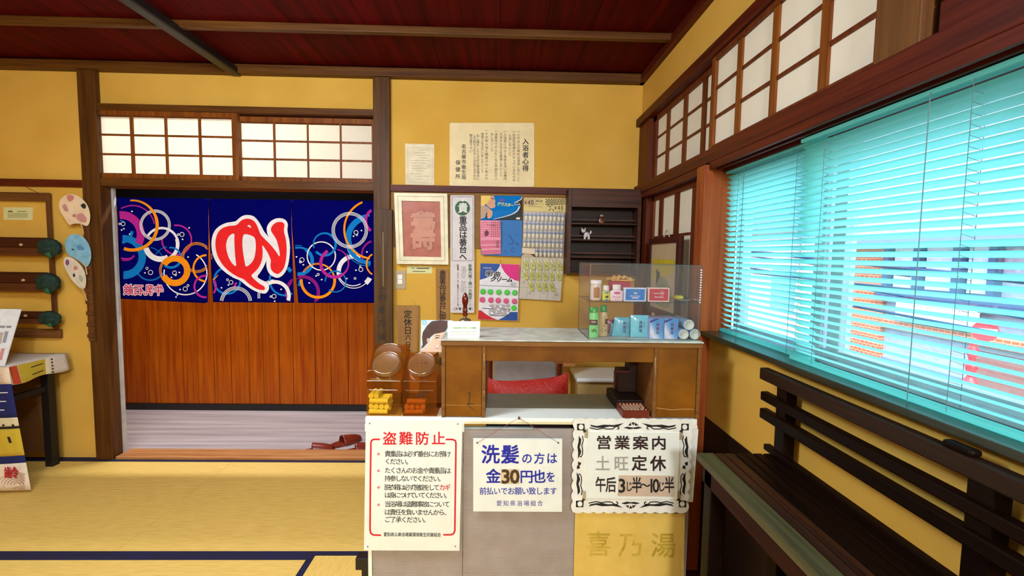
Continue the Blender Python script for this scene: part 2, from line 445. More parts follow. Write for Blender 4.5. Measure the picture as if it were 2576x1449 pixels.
def shoji(name, fr, panes_x, panes_z, yplane, depth, mats, axis='Y', th=.03, top=.03, bot=.03, side=.03, paper='paper', back=.012, side2=None):
    """lattice panel: frame, every crossing bar, every paper pane. fr = (a0, a1, z0, z1) along the wall"""
    wn = snode(name)
    a0, a1, z0, z1 = fr
    def B(mb, p, q, d0, d1, r, s):
        if axis == 'Y': mb.box(p, q, yplane + d0, yplane + d1, r, s)
        else: mb.box(yplane + d0, yplane + d1, p, q, r, s)
        return mb
    mv, mh = mats
    struct('stile', B(MB(), a0, a0 + side, 0, depth, z0, z1), M[mv], wn, bevel=.0015); struct('stile', B(MB(), a1 - (side2 or side), a1, 0, depth, z0, z1), M[mv], wn, bevel=.0015)
    struct('top_rail', B(MB(), a0 + side, a1 - side, 0, depth, z1 - top, z1), M[mh], wn); struct('bottom_rail', B(MB(), a0 + side, a1 - side, 0, depth, z0, z0 + bot), M[mh], wn)
    ps = list(panes_x); zs = list(panes_z)
    for (p0, p1), (q0, q1) in zip(ps[:-1], ps[1:]):
        struct('lattice_bar', B(MB(), p1, q0, .004, back, z0 + bot, z1 - top), M[mv], wn)
    for (p0, p1), (q0, q1) in zip(zs[:-1], zs[1:]):
        struct('lattice_bar', B(MB(), a0 + side, a1 - side, .006, back, min(p1, q0), max(p1, q0)), M[mh], wn)
    for (p0, p1) in ps:
        for (r0, r1) in zs:
            struct('pane', B(MB(), p0 - .003, p1 + .003, back, back + .001, r0 - .002, r1 + .002), M[paper], wn)
    return wn
def cols(pl, y, xs, k=0):
    P = [pl(x, y)[k] for x in xs]
    return [(min(P[i], P[i + 1]), max(P[i], P[i + 1])) for i in range(0, len(P), 2)]
zr = [(1.826, 1.93), (1.942, 2.046), (2.058, 2.158)]
p1 = onY(2.915)
shoji('window_1', (X_(242, 370, 2.905), X_(603, 370, 2.905), 1.79, 2.197), cols(p1, 370, (261, 337, 345, 423, 429, 507, 513, 588)), zr, 2.885, .03, ('kumiko', 'kumiko'), side=.035)
zr2 = [(1.826, 1.925), (1.937, 2.036), (2.048, 2.145)]
shoji('window_2', (X_(600, 370, 2.94), X_(948, 370, 2.94), 1.79, 2.185), cols(onY(2.945), 370, (613, 692, 697, 776, 780, 858, 862, 938)), zr2, 2.918, .03, ('kumiko', 'kumiko'), side=.026)

# corridor beyond the doorway
cr_ = snode('wall_corridor')
gx = [318, 372, 401, 461, 498, 539, 582, 627, 663, 703, 738, 793, 833, 876, 925]
gw = [X_(g, 900, 3.9) for g in gx]
left = gw[0]
while left > -4.4: left -= .21; gw.insert(0, left)
right = gw[-1]
while right < .9: right += .19; gw.append(right)
for a, b in zip(gw[:-1], gw[1:]):
    struct('plank', MB().box(a + .0025, b - .0025, 3.895, 3.915, .055, 1.72), M['panel'], cr_)
struct('plank_backing', MB().box(-4.5, 1.0, 3.91, 3.98, 0, 2.6), mat('groove_brown', (80, 36, 12), .6), cr_)
struct('shade_strip', MB().box(-4.5, 1.0, 3.85, 3.91, 1.72, 2.02), mat('shade_black', (10, 8, 8), 1.0, spec=0), cr_)  # added black strip stands in for the unlit gap above the curtain
struct('kick_board', MB().box(-4.5, 1.0, 3.88, 3.91, 0, .053), M['black'], cr_)
struct('wall_corridor_end', MB().box(-4.6, -4.5, 3.0, 3.98, 0, 2.6), M['plaster'])
struct('wall_corridor_right', MB().box(.95, 1.0, 3.0, 3.98, 0, 2.6), M['plaster'])
struct('ceiling_corridor', MB().box(-4.6, 1.0, 2.98, 3.98, 2.5, 2.6), mat('pale_soffit', (220, 210, 190)))

# ------------------------------------------------------------------ ceiling
ce = snode('ceiling')
xs = [-4.5, -3.7, -3.1, -2.5, -1.95, -1.5, -1.05, -.69, -.38, -.02, .20, .43, .68, .87]
for a, b in zip(xs[:-1], xs[1:]):
    struct('board', MB().box(a + .001, b - .001, -2.6, 2.9, 2.48 + random.uniform(0, .002), 2.50), M['ceil'], ce)
struct('slab', MB().box(-4.6, 1.0, -2.6, 3.0, 2.50, 2.56), M['dark'], ce)
for y in (2.37, 1.92, 1.47, 1.02, .57, .12, -.33, -.78, -1.23, -1.68, -2.13):
    struct('batten', MB().box(-4.5, XW, y - .018, y + .018, 2.445, 2.48), M['beam'], ce, bevel=.004)
struct('curtain_rail', MB().box(-1.645, -1.585, .2, 2.886, 2.412, 2.455), M['black'], ce, bevel=.008)

# ------------------------------------------------------------------ right wall
Wp = onX(XW)
wr = snode('wall_right')
struct('plaster_panel', MB().box(XW, 1.0, -.2, 2.98, 2.205, 2.5), M['plaster'], wr)
struct('plaster_panel', MB().box(XW, 1.0, -.2, 1.86, .70, 1.045), M['plaster'], wr)
struct('plaster_panel', MB().box(XW, 1.0, 1.90, 2.98, -.05, .45), M['plaster'], wr)
struct('under_bench_shade', MB().box(XW - .004, 1.0, -.2, 1.86, -.05, .70), M['dark'], wr)  # added near-black panel, its colour stands in for the dark under the bench
struct('cornice_rail', MB().box(XW - .03, XW + .02, -2.6, 2.9, 2.42, 2.47), M['red_y'], wr, bevel=.003)
struct('upper_beam', MB().box(XW - .035, XW + .09, -2.6, 2.9, 2.165, 2.212), M['red_y'], wr, bevel=.003)
struct('long_beam', MB().box(XW - .035, XW + .09, -2.6, 2.9, 1.742, 1.798), M['red_y'], wr, bevel=.003)
struct('corner_post', MB().box(XW - .012, XW + .09, 2.705, 2.9, 0, 2.17), M['red_z'], wr, bevel=.002)
struct('post', MB().box(XW - .05, XW + .09, 1.85, 1.925, -.05, 1.735), M['orange_z'], wr, bevel=.003, label='orange-brown post at the window edge')
# running tracks over the window: three lips with two dark grooves
struct('track', MB().box(XW - .032, XW - .020, -2.6, 1.85, 1.715, 1.742).box(XW - .002, XW + .008, -2.6, 1.85, 1.713, 1.742).box(XW + .026, XW + .085, -2.6, 1.85, 1.705, 1.742), M['red_y'], wr)
struct('track_groove', MB().box(XW - .020, XW + .026, -2.6, 1.85, 1.735, 1.742), M['black'], wr)
struct('track', MB().box(XW - .03, XW + .06, 1.925, 2.84, 1.712, 1.742), M['red_y'], wr)
# behind the camera the wall simply goes on
struct('wall_right_rear', MB().box(XW, 1.0, -2.6, -.2, -.05, 2.5), M['plaster'])
struct('wall_left', MB().box(-4.6, -4.5, -2.6, 3.0, -.05, 2.5), M['plaster'])
struct('wall_rear', MB().box(-4.6, 1.0, -2.7, -2.6, -.05, 2.5), M['plaster'])

zr3 = [(1.822, 1.925), (1.937, 2.035), (2.047, 2.14)]
shoji('window_3', (1.885, 2.725, 1.797, 2.168), cols(Wp, 300, (1787, 1764, 1755, 1718, 1710, 1676, 1670, 1645), 1), zr3, XW + .012, .028, ('kumiko_dark', 'kumiko_dark'), 'X', side=.024, top=.028, bot=.02, paper='paper_r', side2=.075)
zr4 = [(1.815, 1.918), (1.93, 2.033), (2.045, 2.148)]
shoji('window_4', (1.03, 1.90, 1.797, 2.168), cols(Wp, 200, (2235, 2092, 2070, 1962, 1948, 1873, 1862, 1811), 1), zr4, XW - .018, .028, ('kumiko', 'kumiko_dark'), 'X', side=.034, top=.022, bot=.016, paper='paper_r')
zr5 = [(.50, .74), (.75, 1.07), (1.08, 1.40), (1.47, 1.715)]
zr5 = [(.60, .86), (.873, 1.16), (1.173, 1.468), (1.48, 1.685)]
shoji('window_5', (1.925, 2.70, .45, 1.715), cols(Wp, 600, (1765, 1739, 1728, 1695, 1685, 1656, 1648, 1626), 1), zr5, XW + .012, .028, ('kumiko_dark', 'kumiko_dark'), 'X', side=.02, top=.03, bot=.14, paper='paper_r', side2=.05)
# ranma beyond: brown board, dark slot, framed door head with ripple glass
struct('pier_board', MB().box(XW - .028, XW + .02, .935, 1.048, 1.79, 2.17), mat('pier_wood', (128, 84, 40), .55, (92, 56, 24), 'wood', 'z', .6), wr, bevel=.002)
struct('dark_slot', MB().box(XW + .012, XW + .06, .915, .935, 1.79, 2.17), M['black'], wr)
w6 = snode('window_6')
struct('sash_frame', MB().box(XW - .006, XW + .03, .14, .92, 1.797, 1.87).box(XW - .006, XW + .03, .84, .92, 1.87, 2.168).box(XW - .006, XW + .03, .14, .2, 1.87, 2.168), M['red_y'], w6, bevel=.004)
struct('glass_pane', MB().box(XW + .01, XW + .014, .2, .84, 1.87, 2.168), mat('ripple_glass', (150, 180, 190), .15, (90, 120, 130), scale=4, bump=.8), w6)

# window opening with aluminium sashes, glass and sill
w7 = snode('window_7')
struct('sill_board', MB().box(XW - .038, XW + .13, -.2, 1.85, 1.044, 1.062), mat('sill_green_brown', (64, 66, 52), .25, (40, 40, 30), 'wood', 'y'), w7, bevel=.003)
struct('sash_track', MB().box(XW + .075, XW + .14, -.2, 1.85, 1.062, 1.075).box(XW + .075, XW + .14, -.2, 1.85, 1.69, 1.72), M['alu'], w7)
GX = XW + .11
for y0, y1 in ((.70, .75), (1.26, 1.31), (1.34, 1.385), (1.80, 1.85)):
    struct('sash_stile', MB().box(GX - .015, GX + .02, y0, y1, 1.075, 1.70), M['alu'], w7, bevel=.003)
struct('sash_rail', MB().box(GX - .012, GX + .015, -.2, 1.85, 1.075, 1.10), M['alu'], w7)
for y0, y1 in ((-.2, .70), (.75, 1.26), (1.385, 1.80)):
    struct('glass_pane', MB().box(GX, GX + .004, y0, y1, 1.09, 1.70), clear('window_glass', (.90, .97, .97), .03), w7)
struct('window_head', MB().box(XW + .09, 1.0, -.2, 1.9, 1.70, 1.76), M['red_y'], w7)

# ------------------------------------------------------------------ venetian blinds
M['slat'] = sheet('turquoise_slat', (160, 242, 234), .72, (174, 254, 247), .5)
M['cord'] = flat('blue_grey_cord', (96, 130, 134))
def blind(x, y0, y1, label, tilt):
    t = thing('venetian_blind', (x, (y0 + y1) / 2, 1.064), label, 'blind', 'venetian blinds at the window')
    w_, th, ang = .025, .0004, math.radians(tilt)
    me = None; n = 30; pitch = .0202
    prof = []
    for i in range(7):
        u = (i / 6 - .5) * w_; h = .0022 * (1 - (2 * u / w_) ** 2)
        prof.append((u * math.cos(ang) + h * math.sin(ang), -u * math.sin(ang) + h * math.cos(ang)))
    for k in range(n):
        z = 1.092 + k * pitch
        if me is None:
            mb = MB(); vs = []
            for yy in (y0, y1):
                for (a, b) in prof: vs.append((x + a, yy, z + b))
            mb.add(vs, [(i, i + 1, i + 8, i + 7) for i in range(6)], True)
            s = build('slat', mb, M['slat'], t); me = s.data; z_first = z
        else:
            o = link('slat', me, t, (0, 0, z - z_first))
            o.rotation_euler = (random.uniform(-.0012, .0012), 0, 0)
    build('head_rail', MB().box(x - .014, x + .014, y0, y1, 1.697, 1.707), M['slat'], t)
    build('bottom_rail', MB().box(x - .012, x + .012, y0, y1, 1.064, 1.075), M['slat'], t, bevel=.002)
    L_ = y1 - y0; ys = [y0 + L_ * f for f in ((.18, .82) if L_ < 1 else (.1, .42, .66, .93))]
    for y in ys:
        m1 = MB()
        for dx in (-.0135, .0135): m1.cyl((x + dx, y, 1.07), (x + dx, y, 1.70), .0006, n=4)
        for k in range(n):
            z = 1.086 + k * pitch; m1.cyl((x - .0135, y, z + .004), (x + .0135, y, z - .004), .0005, n=4)
        build('ladder_cord', m1, M['cord'], t)
    return t
b1 = blind(XW + .048, 1.30, 1.843, 'narrow turquoise venetian blind beside the orange-brown post', 34)
b2 = blind(XW + .016, -.1, 1.335, 'wide turquoise venetian blind over the larger part of the window', 29.5)
for b, y in ((b2, .93), (b1, 1.70)):
    build('pull_cord', MB().cyl((b.location.x - .017, y, 1.70), (b.location.x - .017, y - .002, 1.064), .0011, n=6), M['cord'], b)
# ------------------------------------------------------------------ noren curtain over the doorway
NY = 2.99
NVY, PINK, BLUE, ORG, WHT = (flat('noren_navy_ink', (2, 3, 98), .9), flat('magenta_print', (186, 40, 150), .8), flat('sky_blue_print', (20, 124, 204), .8),
                             flat('orange_print', (250, 150, 24), .8), flat('white_print', (240, 236, 240), .8))
def slit(k, y):
    """left and right edges of the two slits at height y"""
    if k == 0: return (524.2, 525.2) if y < 575 else (525 - (y - 575) * .012, 526 + (y - 575) * .055)
    return (733.2, 734) if y < 575 else (733.5 + (y - 575) * .035, 734.5 + (y - 575) * .085)
def hem(x): return 752 + (x - 305) * .05 if x < 524 else (760 + (x - 524) * .008 if x < 740 else 762)
def topn(x): return 497 + (x - 297) * .013
def yoff(x, y): return NY + .004 * math.sin(x * .045) * min(1, max(0, (y - 520) / 200)) + .0015 * math.sin(x * .11 + 1)
def NP(lift): return lambda x, y: at(x, y, 1, yoff(x, y) - lift)
nr = thing('noren_curtain', (-1.64, NY, 1.02), 'navy door curtain printed with coloured rings and a big red hiragana letter', 'curtain')
for i, (e0, e1) in enumerate((((lambda y: 294 + (y - 497) * .035), (lambda y: slit(0, y)[0])), ((lambda y: slit(0, y)[1]), (lambda y: slit(1, y)[0])), ((lambda y: slit(1, y)[1]), (lambda y: 942)))):
    def fn(u, v, e0=e0, e1=e1):
        xm = e0(620) + (e1(620) - e0(620)) * u
        y = topn(xm) + (hem(xm) - topn(xm)) * v; x = e0(y) + (e1(y) - e0(y)) * u
        return NP(0)(x, y)
    build('cloth_panel', MB().grid(fn, 28, 24), NVY, nr, solid=.0008)
build('hanging_rod', MB().cyl(at(284, 502, 1, NY + .014), at(950, 512, 1, NY + .014), .006, n=10), M['post'], nr)
def nclip(x, y):
    if x < 298 + (y - 497) * .035 or x > 938 or y > hem(x) - .8 or y < topn(x) + 1: return False
    for k in (0, 1):
        a, b = slit(k, y)
        if a - .6 < x < b + .6: return False
    return True
L4 = lambda u, v: (270 + .2209 * u, 460 + .2209 * v)
L5 = lambda u, v: (600 + .2209 * u, 460 + .2209 * v)
lift = [.0012]
def rings(col, *rs):
    for r in rs:
        mb = MB(); lift[0] += .00012; pl = NP(lift[0])
        ring(mb, pl, *r[:4], *(r[4:6] if len(r) > 4 else (0, 360)), clip=nclip, **({'w1': r[6]} if len(r) > 6 else {}))
        if mb.v: build('ring_print', mb, col, nr)
def tri(cx, cy_, r, a0=0, a1=360, g=2.7): return [(cx, cy_, r, 1.6, a0, a1), (cx, cy_, r - g, 1.6, a0, a1), (cx, cy_, r - 2 * g, 1.6, a0, a1)]
rings(BLUE, (312, 646, 46, 17, 110, -92, 20), (296, 588, 34, 3, 60, 100), (296, 575, 37, 8, -10, -80), *tri(378, 668, 38, 200, 330, 2.2)[:2], *tri(372, 662, 40, 20, 80, 2)[:1])
rings(PINK, (305, 590, 49, 20, 95, -28), (333, 573, 56, 3, 10, 120), (318, 606, 45, 3, 200, 290), (444.5, 603.6, 37, 4, 100, -190), *tri(316, 630, 26, 200, 330)[:2])
rings(WHT, (407, 614.6, 41, 6, 150, 20), (407, 614.6, 40, 9, 20, -60), (404, 614, 38, 14, -60, -165), (466.6, 687.5, 54, 3, 60, -190), *tri(390.4, 566.5, 38.5))
rings(BLUE, (430, 647.8, 25, 4, 100, -20), (430, 647, 26, 6, -20, -130), (571.5, 706, 33, 5, 100, 400), (427, 660, 40, 2, 100, 150))
rings(ORG, (333, 566.5, 62.5, 4, 95, 20, 7), (333, 566.5, 62.5, 8, 20, -110), (440, 681, 31, 15, 150, 0, 16), (440, 681, 31, 16, 0, -155), *[(x, y, r, 1.2, a, b) for x, y, r, w_, a, b in tri(437, 680, 36, 95, 215, 2.4)],
      (519.6, 675, 33, 5, 75, 260), (519.6, 675, 33, 4, 260, 330, 1.5), *[(x, y, r, 1.3, a, b) for x, y, r, w_, a, b in tri(495, 647.8, 38)])
rings(PINK, (516, 720.7, 27, 5), (602, 722, 12, 5, 120, 200))
rings(WHT, *tri(593.6, 761.5, 40, 0, 180, 3.4), (689, 744, 40, 2, 90, 190), (689, 744, 36, 2, 90, 190))
rings(BLUE, (716.4, 705, 38, 5, 100, 300), (716.4, 705, 38, 6, 0, -60), (752.4, 656.6, 34, 5, 130, 60), (752.4, 656.6, 33, 9, 60, -150), *tri(752, 656, 39, 80, 130)[:1])
rings(PINK, *tri(761, 736, 43, 0, 360, 3))
rings(WHT, (808.3, 644, 35.5, 3), (890, 683, 38, 11, 65, 190), (890, 683, 42, 2, 60, 330), (888, 681, 38, 2.5, 180, 300), (893, 680, 42, 12, -5, -50), *tri(930, 605, 60, 200, 270)[:2])
rings(ORG, (800, 706, 42, 7, 10, -185), (800, 706, 42, 4, 10, 80), *tri(800, 706, 44, 80, 150)[:2])
rings(BLUE, (816.5, 614.6, 28, 3, 200, 60, 5), (816.5, 614.6, 28, 6, 60, -140), (844, 708.5, 26, 3, 180, -130), *tri(844, 708, 27, 60, 130)[:1], (930, 600, 58, 6, 90, 130), (930, 600, 54, 15, 100, 230), (935, 600, 62, 10, 200, 275), (927, 607, 62, 2, 210, 290))
rings(PINK, (841.9, 662, 35, 8, 120, 300), (841.9, 662, 35, 5, 300, 440, 2), (951, 555, 31, 7, 100, 250), *tri(945, 640, 36, 100, 200)[:2])
rings(ORG, (940, 577, 74, 5, 90, 300), (951, 665, 29, 4))
rings(WHT, *tri(880, 579, 45, 0, 360, 3.2), (692, 744, 35, 9, -20, 120))
# bubbles
mb = MB(); lift[0] += .0004; pl = NP(lift[0])
for f, lst in ((L4, ((180,467,22),(140,467,10),(850,588,24),(807,588,10),(492,1020,25),(452,973,13),(765,1025,22),(778,1048,10),(887,1208,24),(918,1170,12),(1408,1133,22),(1368,1103,11))),
               (L5, ((722,878,25),(705,900,12),(1338,565,23),(1348,593,9),(1393,987,23),(1386,953,9),(907,1043,12),(1327,1088,11),(405,1292,23),(367,1295,10)))):
    for u, v, r in lst: ring(mb, pl, *f(u, v), r * .2209, 1.5)
for f, lst in ((L4, ((163,537),(188,523),(280,325),(255,583),(932,512),(857,643),(920,845),(428,1025),(730,1078),(820,1020),(828,1215),(797,1275),(783,1300),(1300,1195),(1378,1163))),
               (L5, ((660,843),(738,933),(1400,543),(1310,607),(1462,787),(883,1060),(948,1102),(805,1140),(1337,995),(1233,1090),(485,1213),(412,1348)))):
    for u, v in lst: mb.face(pp(pl, ell(*f(u, v), 2.3, 1.9, 10)))
build('bubble_print', mb, WHT, nr)
for _m in (NVY, PINK, BLUE, ORG, WHT): _m.node_tree.nodes['Principled BSDF'].inputs['Specular IOR Level'].default_value = .03
# the big letter, seen from its back side
def q5(lst): return [L5(u, v) for u, v in lst]
outer = q5([(110,362),(180,380),(230,440),(265,500),(290,555),(355,630),(330,590),(318,530),(330,480),(370,430),(440,398),(510,405),(550,435),(565,480),(555,530),(562,580),(580,650),(588,740),(580,860),(560,960),(520,1040),(470,1078),(420,1080),(360,1050),(325,990),(315,930),(320,880),(290,950),(250,1020),(205,1070),(260,1105),(320,1130),(345,1160),(350,1210),(320,1255),(290,1264),(230,1250),(150,1215),(60,1150),(20,1110),(-54,1085),(-154,1020),(-234,940),(-289,840),(-309,740),(-309,650),(-284,560),(-234,500),(-154,458),(-94,447),(-29,440),(6,400),(56,370)])
redp = q5([(110,405),(160,420),(200,460),(225,520),(250,590),(300,640),(360,700),(420,770),(470,850),(470,800),(455,720),(430,640),(390,580),(365,540),(375,500),(410,460),(460,440),(510,450),(527,480),(515,520),(520,570),(540,640),(550,740),(545,850),(530,940),(500,1000),(455,1040),(410,1030),(370,990),(362,930),(370,890),(362,860),(330,790),(290,730),(268,705),(275,760),(275,840),(255,920),(220,980),(170,1030),(140,1055),(180,1100),(240,1150),(290,1175),(303,1200),(295,1220),(250,1222),(190,1200),(110,1145),(60,1095),(0,1075),(-54,1045),(-130,990),(-200,910),(-245,820),(-264,730),(-262,640),(-235,560),(-180,510),(-110,490),(-20,485),(20,435),(60,412)])
holes = [[(-44,568),(-49,640),(-44,760),(-34,880),(-22,955),(-64,930),(-104,870),(-134,790),(-144,710),(-129,640),(-94,590)], [(55,578),(120,590),(170,610),(190,635),(198,700),(195,780),(180,860),(150,910),(110,945),(80,957),(70,900),(55,820),(45,740),(42,660)], [(97,492),(115,478),(130,480),(150,515),(125,505)]]
lift[0] += .0006
mb = MB(); scanfill(mb, NP(lift[0]), [soft(outer)]); build('letter_outline', mb, WHT, nr)
mb = MB(); scanfill(mb, NP(lift[0] + .0006), [soft(redp)] + [soft(q5(h_)) for h_ in holes], .7); build('letter_print', mb, flat('letter_red', (236, 10, 14), .8), nr, label='large red letter with a white outline')
pl = NP(lift[0]); m1, m2 = MB(), MB()
for i, ch in enumerate('鹸石乳牛'):
    cx, cy_ = 270 + .2209 * (245 + i * 114), 460 + .2209 * (1222 + i * 2)
    put(m1, pl, ch, cx, cy_, 24, 26, bold=.10, mirror=True); put(m2, NP(lift[0] + .001), ch, cx, cy_, 24, 26, bold=.012, mirror=True)
build('lettering_outline', m1, flat('pale_pink', (244, 214, 222)), nr); build('lettering', m2, flat('crimson', (200, 20, 90)), nr)

# ------------------------------------------------------------------ things fixed to the back wall
YW = YB
def sign(name, pts, Y, m, label, cat='sign', th=.003, group=None):
    o = plate(name, pts, Y, m, None, th); tag(o, label, cat, group); return o
L7 = lambda u, v: (920 + .3175 * u, 460 + .3175 * v)
# bath rules notice
s = sign('rules_notice', rrect(1131, 309, 1344, 470, 5), YW - .004, mat('cream_board', (244, 226, 178), .6, (236, 214, 164)), 'cream notice board of bathing rules pinned high on the ochre wall')
s.rotation_euler = (0, 0, 0)
pl = onY(YW - .0046)
N = lambda u, v: (1000 + .13975 * u, 290 + .13975 * v)
def vcol(mb, pl, s_, u, v0, v1, size, f=N, **k):
    a, b = f(u, v0), f(u, v1); text(mb, pl, s_, a[0], a[1], b[0] - .0 , b[1], size, **k)
mb = MB(); vcol(mb, pl, '入浴者心得', 2300, 475, 960, 15.5, bold=.022); vcol(mb, pl, '名古屋市衛生局', 1190, 565, 1120, 11.5, bold=.015); vcol(mb, pl, '保健所', 1085, 855, 1105, 12, bold=.015)
build('lettering', mb, M['ink'], s)
mb = MB()
for t_, u, v0, v1 in (('一八才以上の男女は混浴しないこと', 2175, 300, 1165), ('一伝染性疾患にかかっているものは', 2095, 300, 1165), ('入浴しないこと', 2020, 365, 705), ('一入浴前にはよく身体を洗い浴槽内', 1935, 295, 1145), ('てタオルなどを使用しないこと', 1860, 350, 1075), ('一浴室内でせんたくなど不潔な行い', 1770, 290, 1150), ('をしないこと', 1700, 345, 625), ('一その他入浴と関係のない他人の', 1600, 275, 1140), ('迷惑となる行いをしないこと', 1525, 340, 1010), ('右に違反したときは公衆浴場法に', 1445, 370, 1140), ('より罰せられることがありますから', 1385, 380, 1140), ('御注意下さい', 1320, 365, 650)):
    vcol(mb, pl, t_, u, v0, v1, 7.6, bold=.004)
build('small_lettering', mb, flat('brown_ink', (70, 36, 30)), s)
mb = MB()
for x, y in ((1137, 315), (1336, 320), (1133, 462)): mb.cyl(at(x, y, 1, YW - .0035), at(x, y, 1, YW - .008), .0035, n=10)
build('pin', mb, M['chrome'], s)
# pale certificate
s = sign('certificate', [(1019, 361), (1092, 363), (1092, 466), (1020, 464)], YW - .002, mat('pale_paper', (246, 234, 200), .8), 'small faint printed certificate left of the bathing rules board', 'paper', .001)
pl = onY(YW - .0027); mb = MB(); g = flat('faint_grey_ink', (190, 172, 140))
for i, (a, b) in enumerate(((1052, 1080), (1042, 1070), (1048, 1082), (1055, 1078), (1031, 1082), (1031, 1076), (1036, 1062), (1036, 1074), (1048, 1068), (1032, 1064), (1042, 1080), (1046, 1064))):
    y = 377 + i * 6.6; mb.face(rect(pl, a, y, b, y + 1.1))
stroke(mb, pl, [(1026, 371), (1088, 373), (1087, 461), (1027, 459), (1026, 371)], .6); ring(mb, pl, 1078, 417, 4, .8)
build('faint_print', mb, g, s)
YW = 2.882
# framed relief
s = thing('framed_relief', (-.55, YW, 1.30), 'pink clay relief of a character in a wide white frame', 'picture')
fr = MB(); o_ = [(991, 485), (1125, 487), (1128, 666), (998, 664)]; i_ = [(1010, 505), (1107, 507), (1110, 647), (1015, 645)]
for k in range(4):
    a, b = o_[k], o_[(k + 1) % 4]; c_, d_ = i_[(k + 1) % 4], i_[k]
    fr.ext(pp(onY(YW - .028), [a, b, c_, d_]), (0, .026, 0))
build('frame', fr, mat('cream_frame', (246, 236, 200), .45), s)
build('frame_bead', MB().tube([at(x, y, 1, YW - .029) for x, y in ((1000, 493), (1116, 495), (1119, 656), (1006, 655), (1000, 493))], .0018), flat('frame_shade', (214, 200, 162)), s)
plate('clay_panel', i_, YW - .016, mat('pink_clay', (190, 112, 92), .7, (172, 96, 78), bump=.4), s, .012)
clay = mat('light_pink_clay', (212, 146, 120), .6, bump=.3)
mb = MB(); stroke(mb, onY(YW - .021), [(1033, 546), (1042, 541), (1052, 535), (1062, 532), (1074, 535), (1089, 537)], 4); put(mb, onY(YW - .021), '壽', 1062, 585, 62, 96, bold=.035)
r_ = build('raised_character', mb, clay, s)
build('front_glazing', MB().ext(pp(onY(YW - .024), i_), (0, .001, 0)), clear('picture_glass', (1, 1, 1), .008, .3, .1), s)
YW = YB
# note, switch
s = sign('title_card', [(1024, 669), (1088, 670), (1087, 688), (1024, 688)], YW - .002, flat('pale_green_paper', (222, 218, 158)), 'pale green caption card under the framed pink relief', 'card', .001)
mb = MB(); pl = onY(YW - .0026); text(mb, pl, '「寿」', 1033, 675, 1044, 675, 5); mb.face(rect(pl, 1048, 674, 1080, 676)); mb.face(rect(pl, 1038, 682, 1070, 683.4)); build('lettering', mb, M['ink'], s)
s = thing('light_switch', (-.65, YW, 1.17), 'beige wall switch with two small white rockers', 'switch')
plate('cover_plate', rrect(993, 681, 1021, 727, 2.5), YW - .007, flat('beige_plastic', (188, 168, 136)), s, .007, bevel=.0015)
for y0, y1 in ((691, 702), (703, 714)): plate('rocker', rrect(1000, y0, 1012, y1, 1), YW - .011, M['white'], s, .005)
YW = 2.882
# valuables sign
s = sign('valuables_sign', rrect(1133, 491, 1193, 787, 4), YW - .008, flat('white_enamel', (224, 216, 216)), 'tall narrow white sign with green disc asking to hand in valuables', th=.006)
s['label'] = 'tall narrow white sign with a green disc at its head'
pl = onY(YW - .0086)
mb = MB(); P = rrect(1137, 495, 1190, 656, 3); stroke(mb, pl, P + [P[0]], .9); text(mb, pl, '重品は番台へ', 1164, 554, 1164, 647, 19, bold=.03)
text(mb, pl, '駐車場・エレベーター各室バストイレテレビ付', 1151.7, 668, 1151.7, 768, 5.2, bold=.02)
text(mb, pl, '冷暖房完備', 1148, 777, 1182, 777, 6.5, bold=.03); stroke(mb, pl, [(1145, 773), (1140.5, 777.5), (1145, 782)], .7); stroke(mb, pl, [(1185, 773), (1189.5, 777.5), (1185, 782)], .7)
build('lettering', mb, M['ink'], s)
mb = MB(); mb.face(pp(pl, ell(1163.5, 523.5, 19, 19, 32))); text(mb, onY(YW - .0088), '新築六階ー憩いの殿堂!!', 1182.5, 669, 1182.5, 767, 8.6, bold=.03); build('green_print', mb, flat('green_print', (26, 92, 44)), s)
mb = MB(); put(mb, onY(YW - .0092), '貴', 1163.5, 524, 25, bold=.03); mb.face(pp(onY(YW - .0092), ell(1163.5, 503.5, 5, 3.4, 12))); mb.face(pp(onY(YW - .0092), ell(1163.5, 500.6, 2.6, 2.2, 10))); build('white_print', mb, flat('plain_white_ink', (232, 232, 226)), s)
mb = MB(); text(mb, pl, '湯のこ花街', 1165, 678, 1165, 730, 14, 15); build('faded_lettering', mb, flat('faded_ink', (168, 158, 158)), s)
YW = YB
# wooden plates
wd = mat('pale_sign_wood', (176, 132, 76), .6, (150, 106, 56), 'wood', 'z', .6)
s = sign('wooden_plate', [(1096, 675), (1129, 676), (1130, 830), (1098, 830)], YW - .013, wd, 'narrow wooden plate lettered to leave valuables at the desk', th=.012)
s['label'] = 'narrow light wooden plate with brushed characters beside the tall white sign'
mb = MB(); text(mb, onY(YW - .0136), '貴重品は番台に御', 1113, 689, 1113, 797, 16.5, bold=.02); build('lettering', mb, M['ink'], s)
s = sign('wooden_plate', [(995.6, 769), (1054, 769), (1050, 925), (1003, 925)], YW - .02, wd, 'wider wooden plate of regular holidays hung by a cord below the switch', th=.016)
mb = MB(); text(mb, onY(YW - .0206), '定休日', 1025.5, 791, 1025, 832, 20, bold=.02); text(mb, onY(YW - .0206), '六日廿', 1026, 849, 1026, 885, 15, bold=.02); build('lettering', mb, M['ink'], s)
build('cord', MB().tube([at(1046, 769, 1, YW - .012), at(1035, 752, 1, YW - .004), at(1029, 748, 1, YW - .004)], .0012, 5), flat('straw_cord', (214, 176, 96)), s)
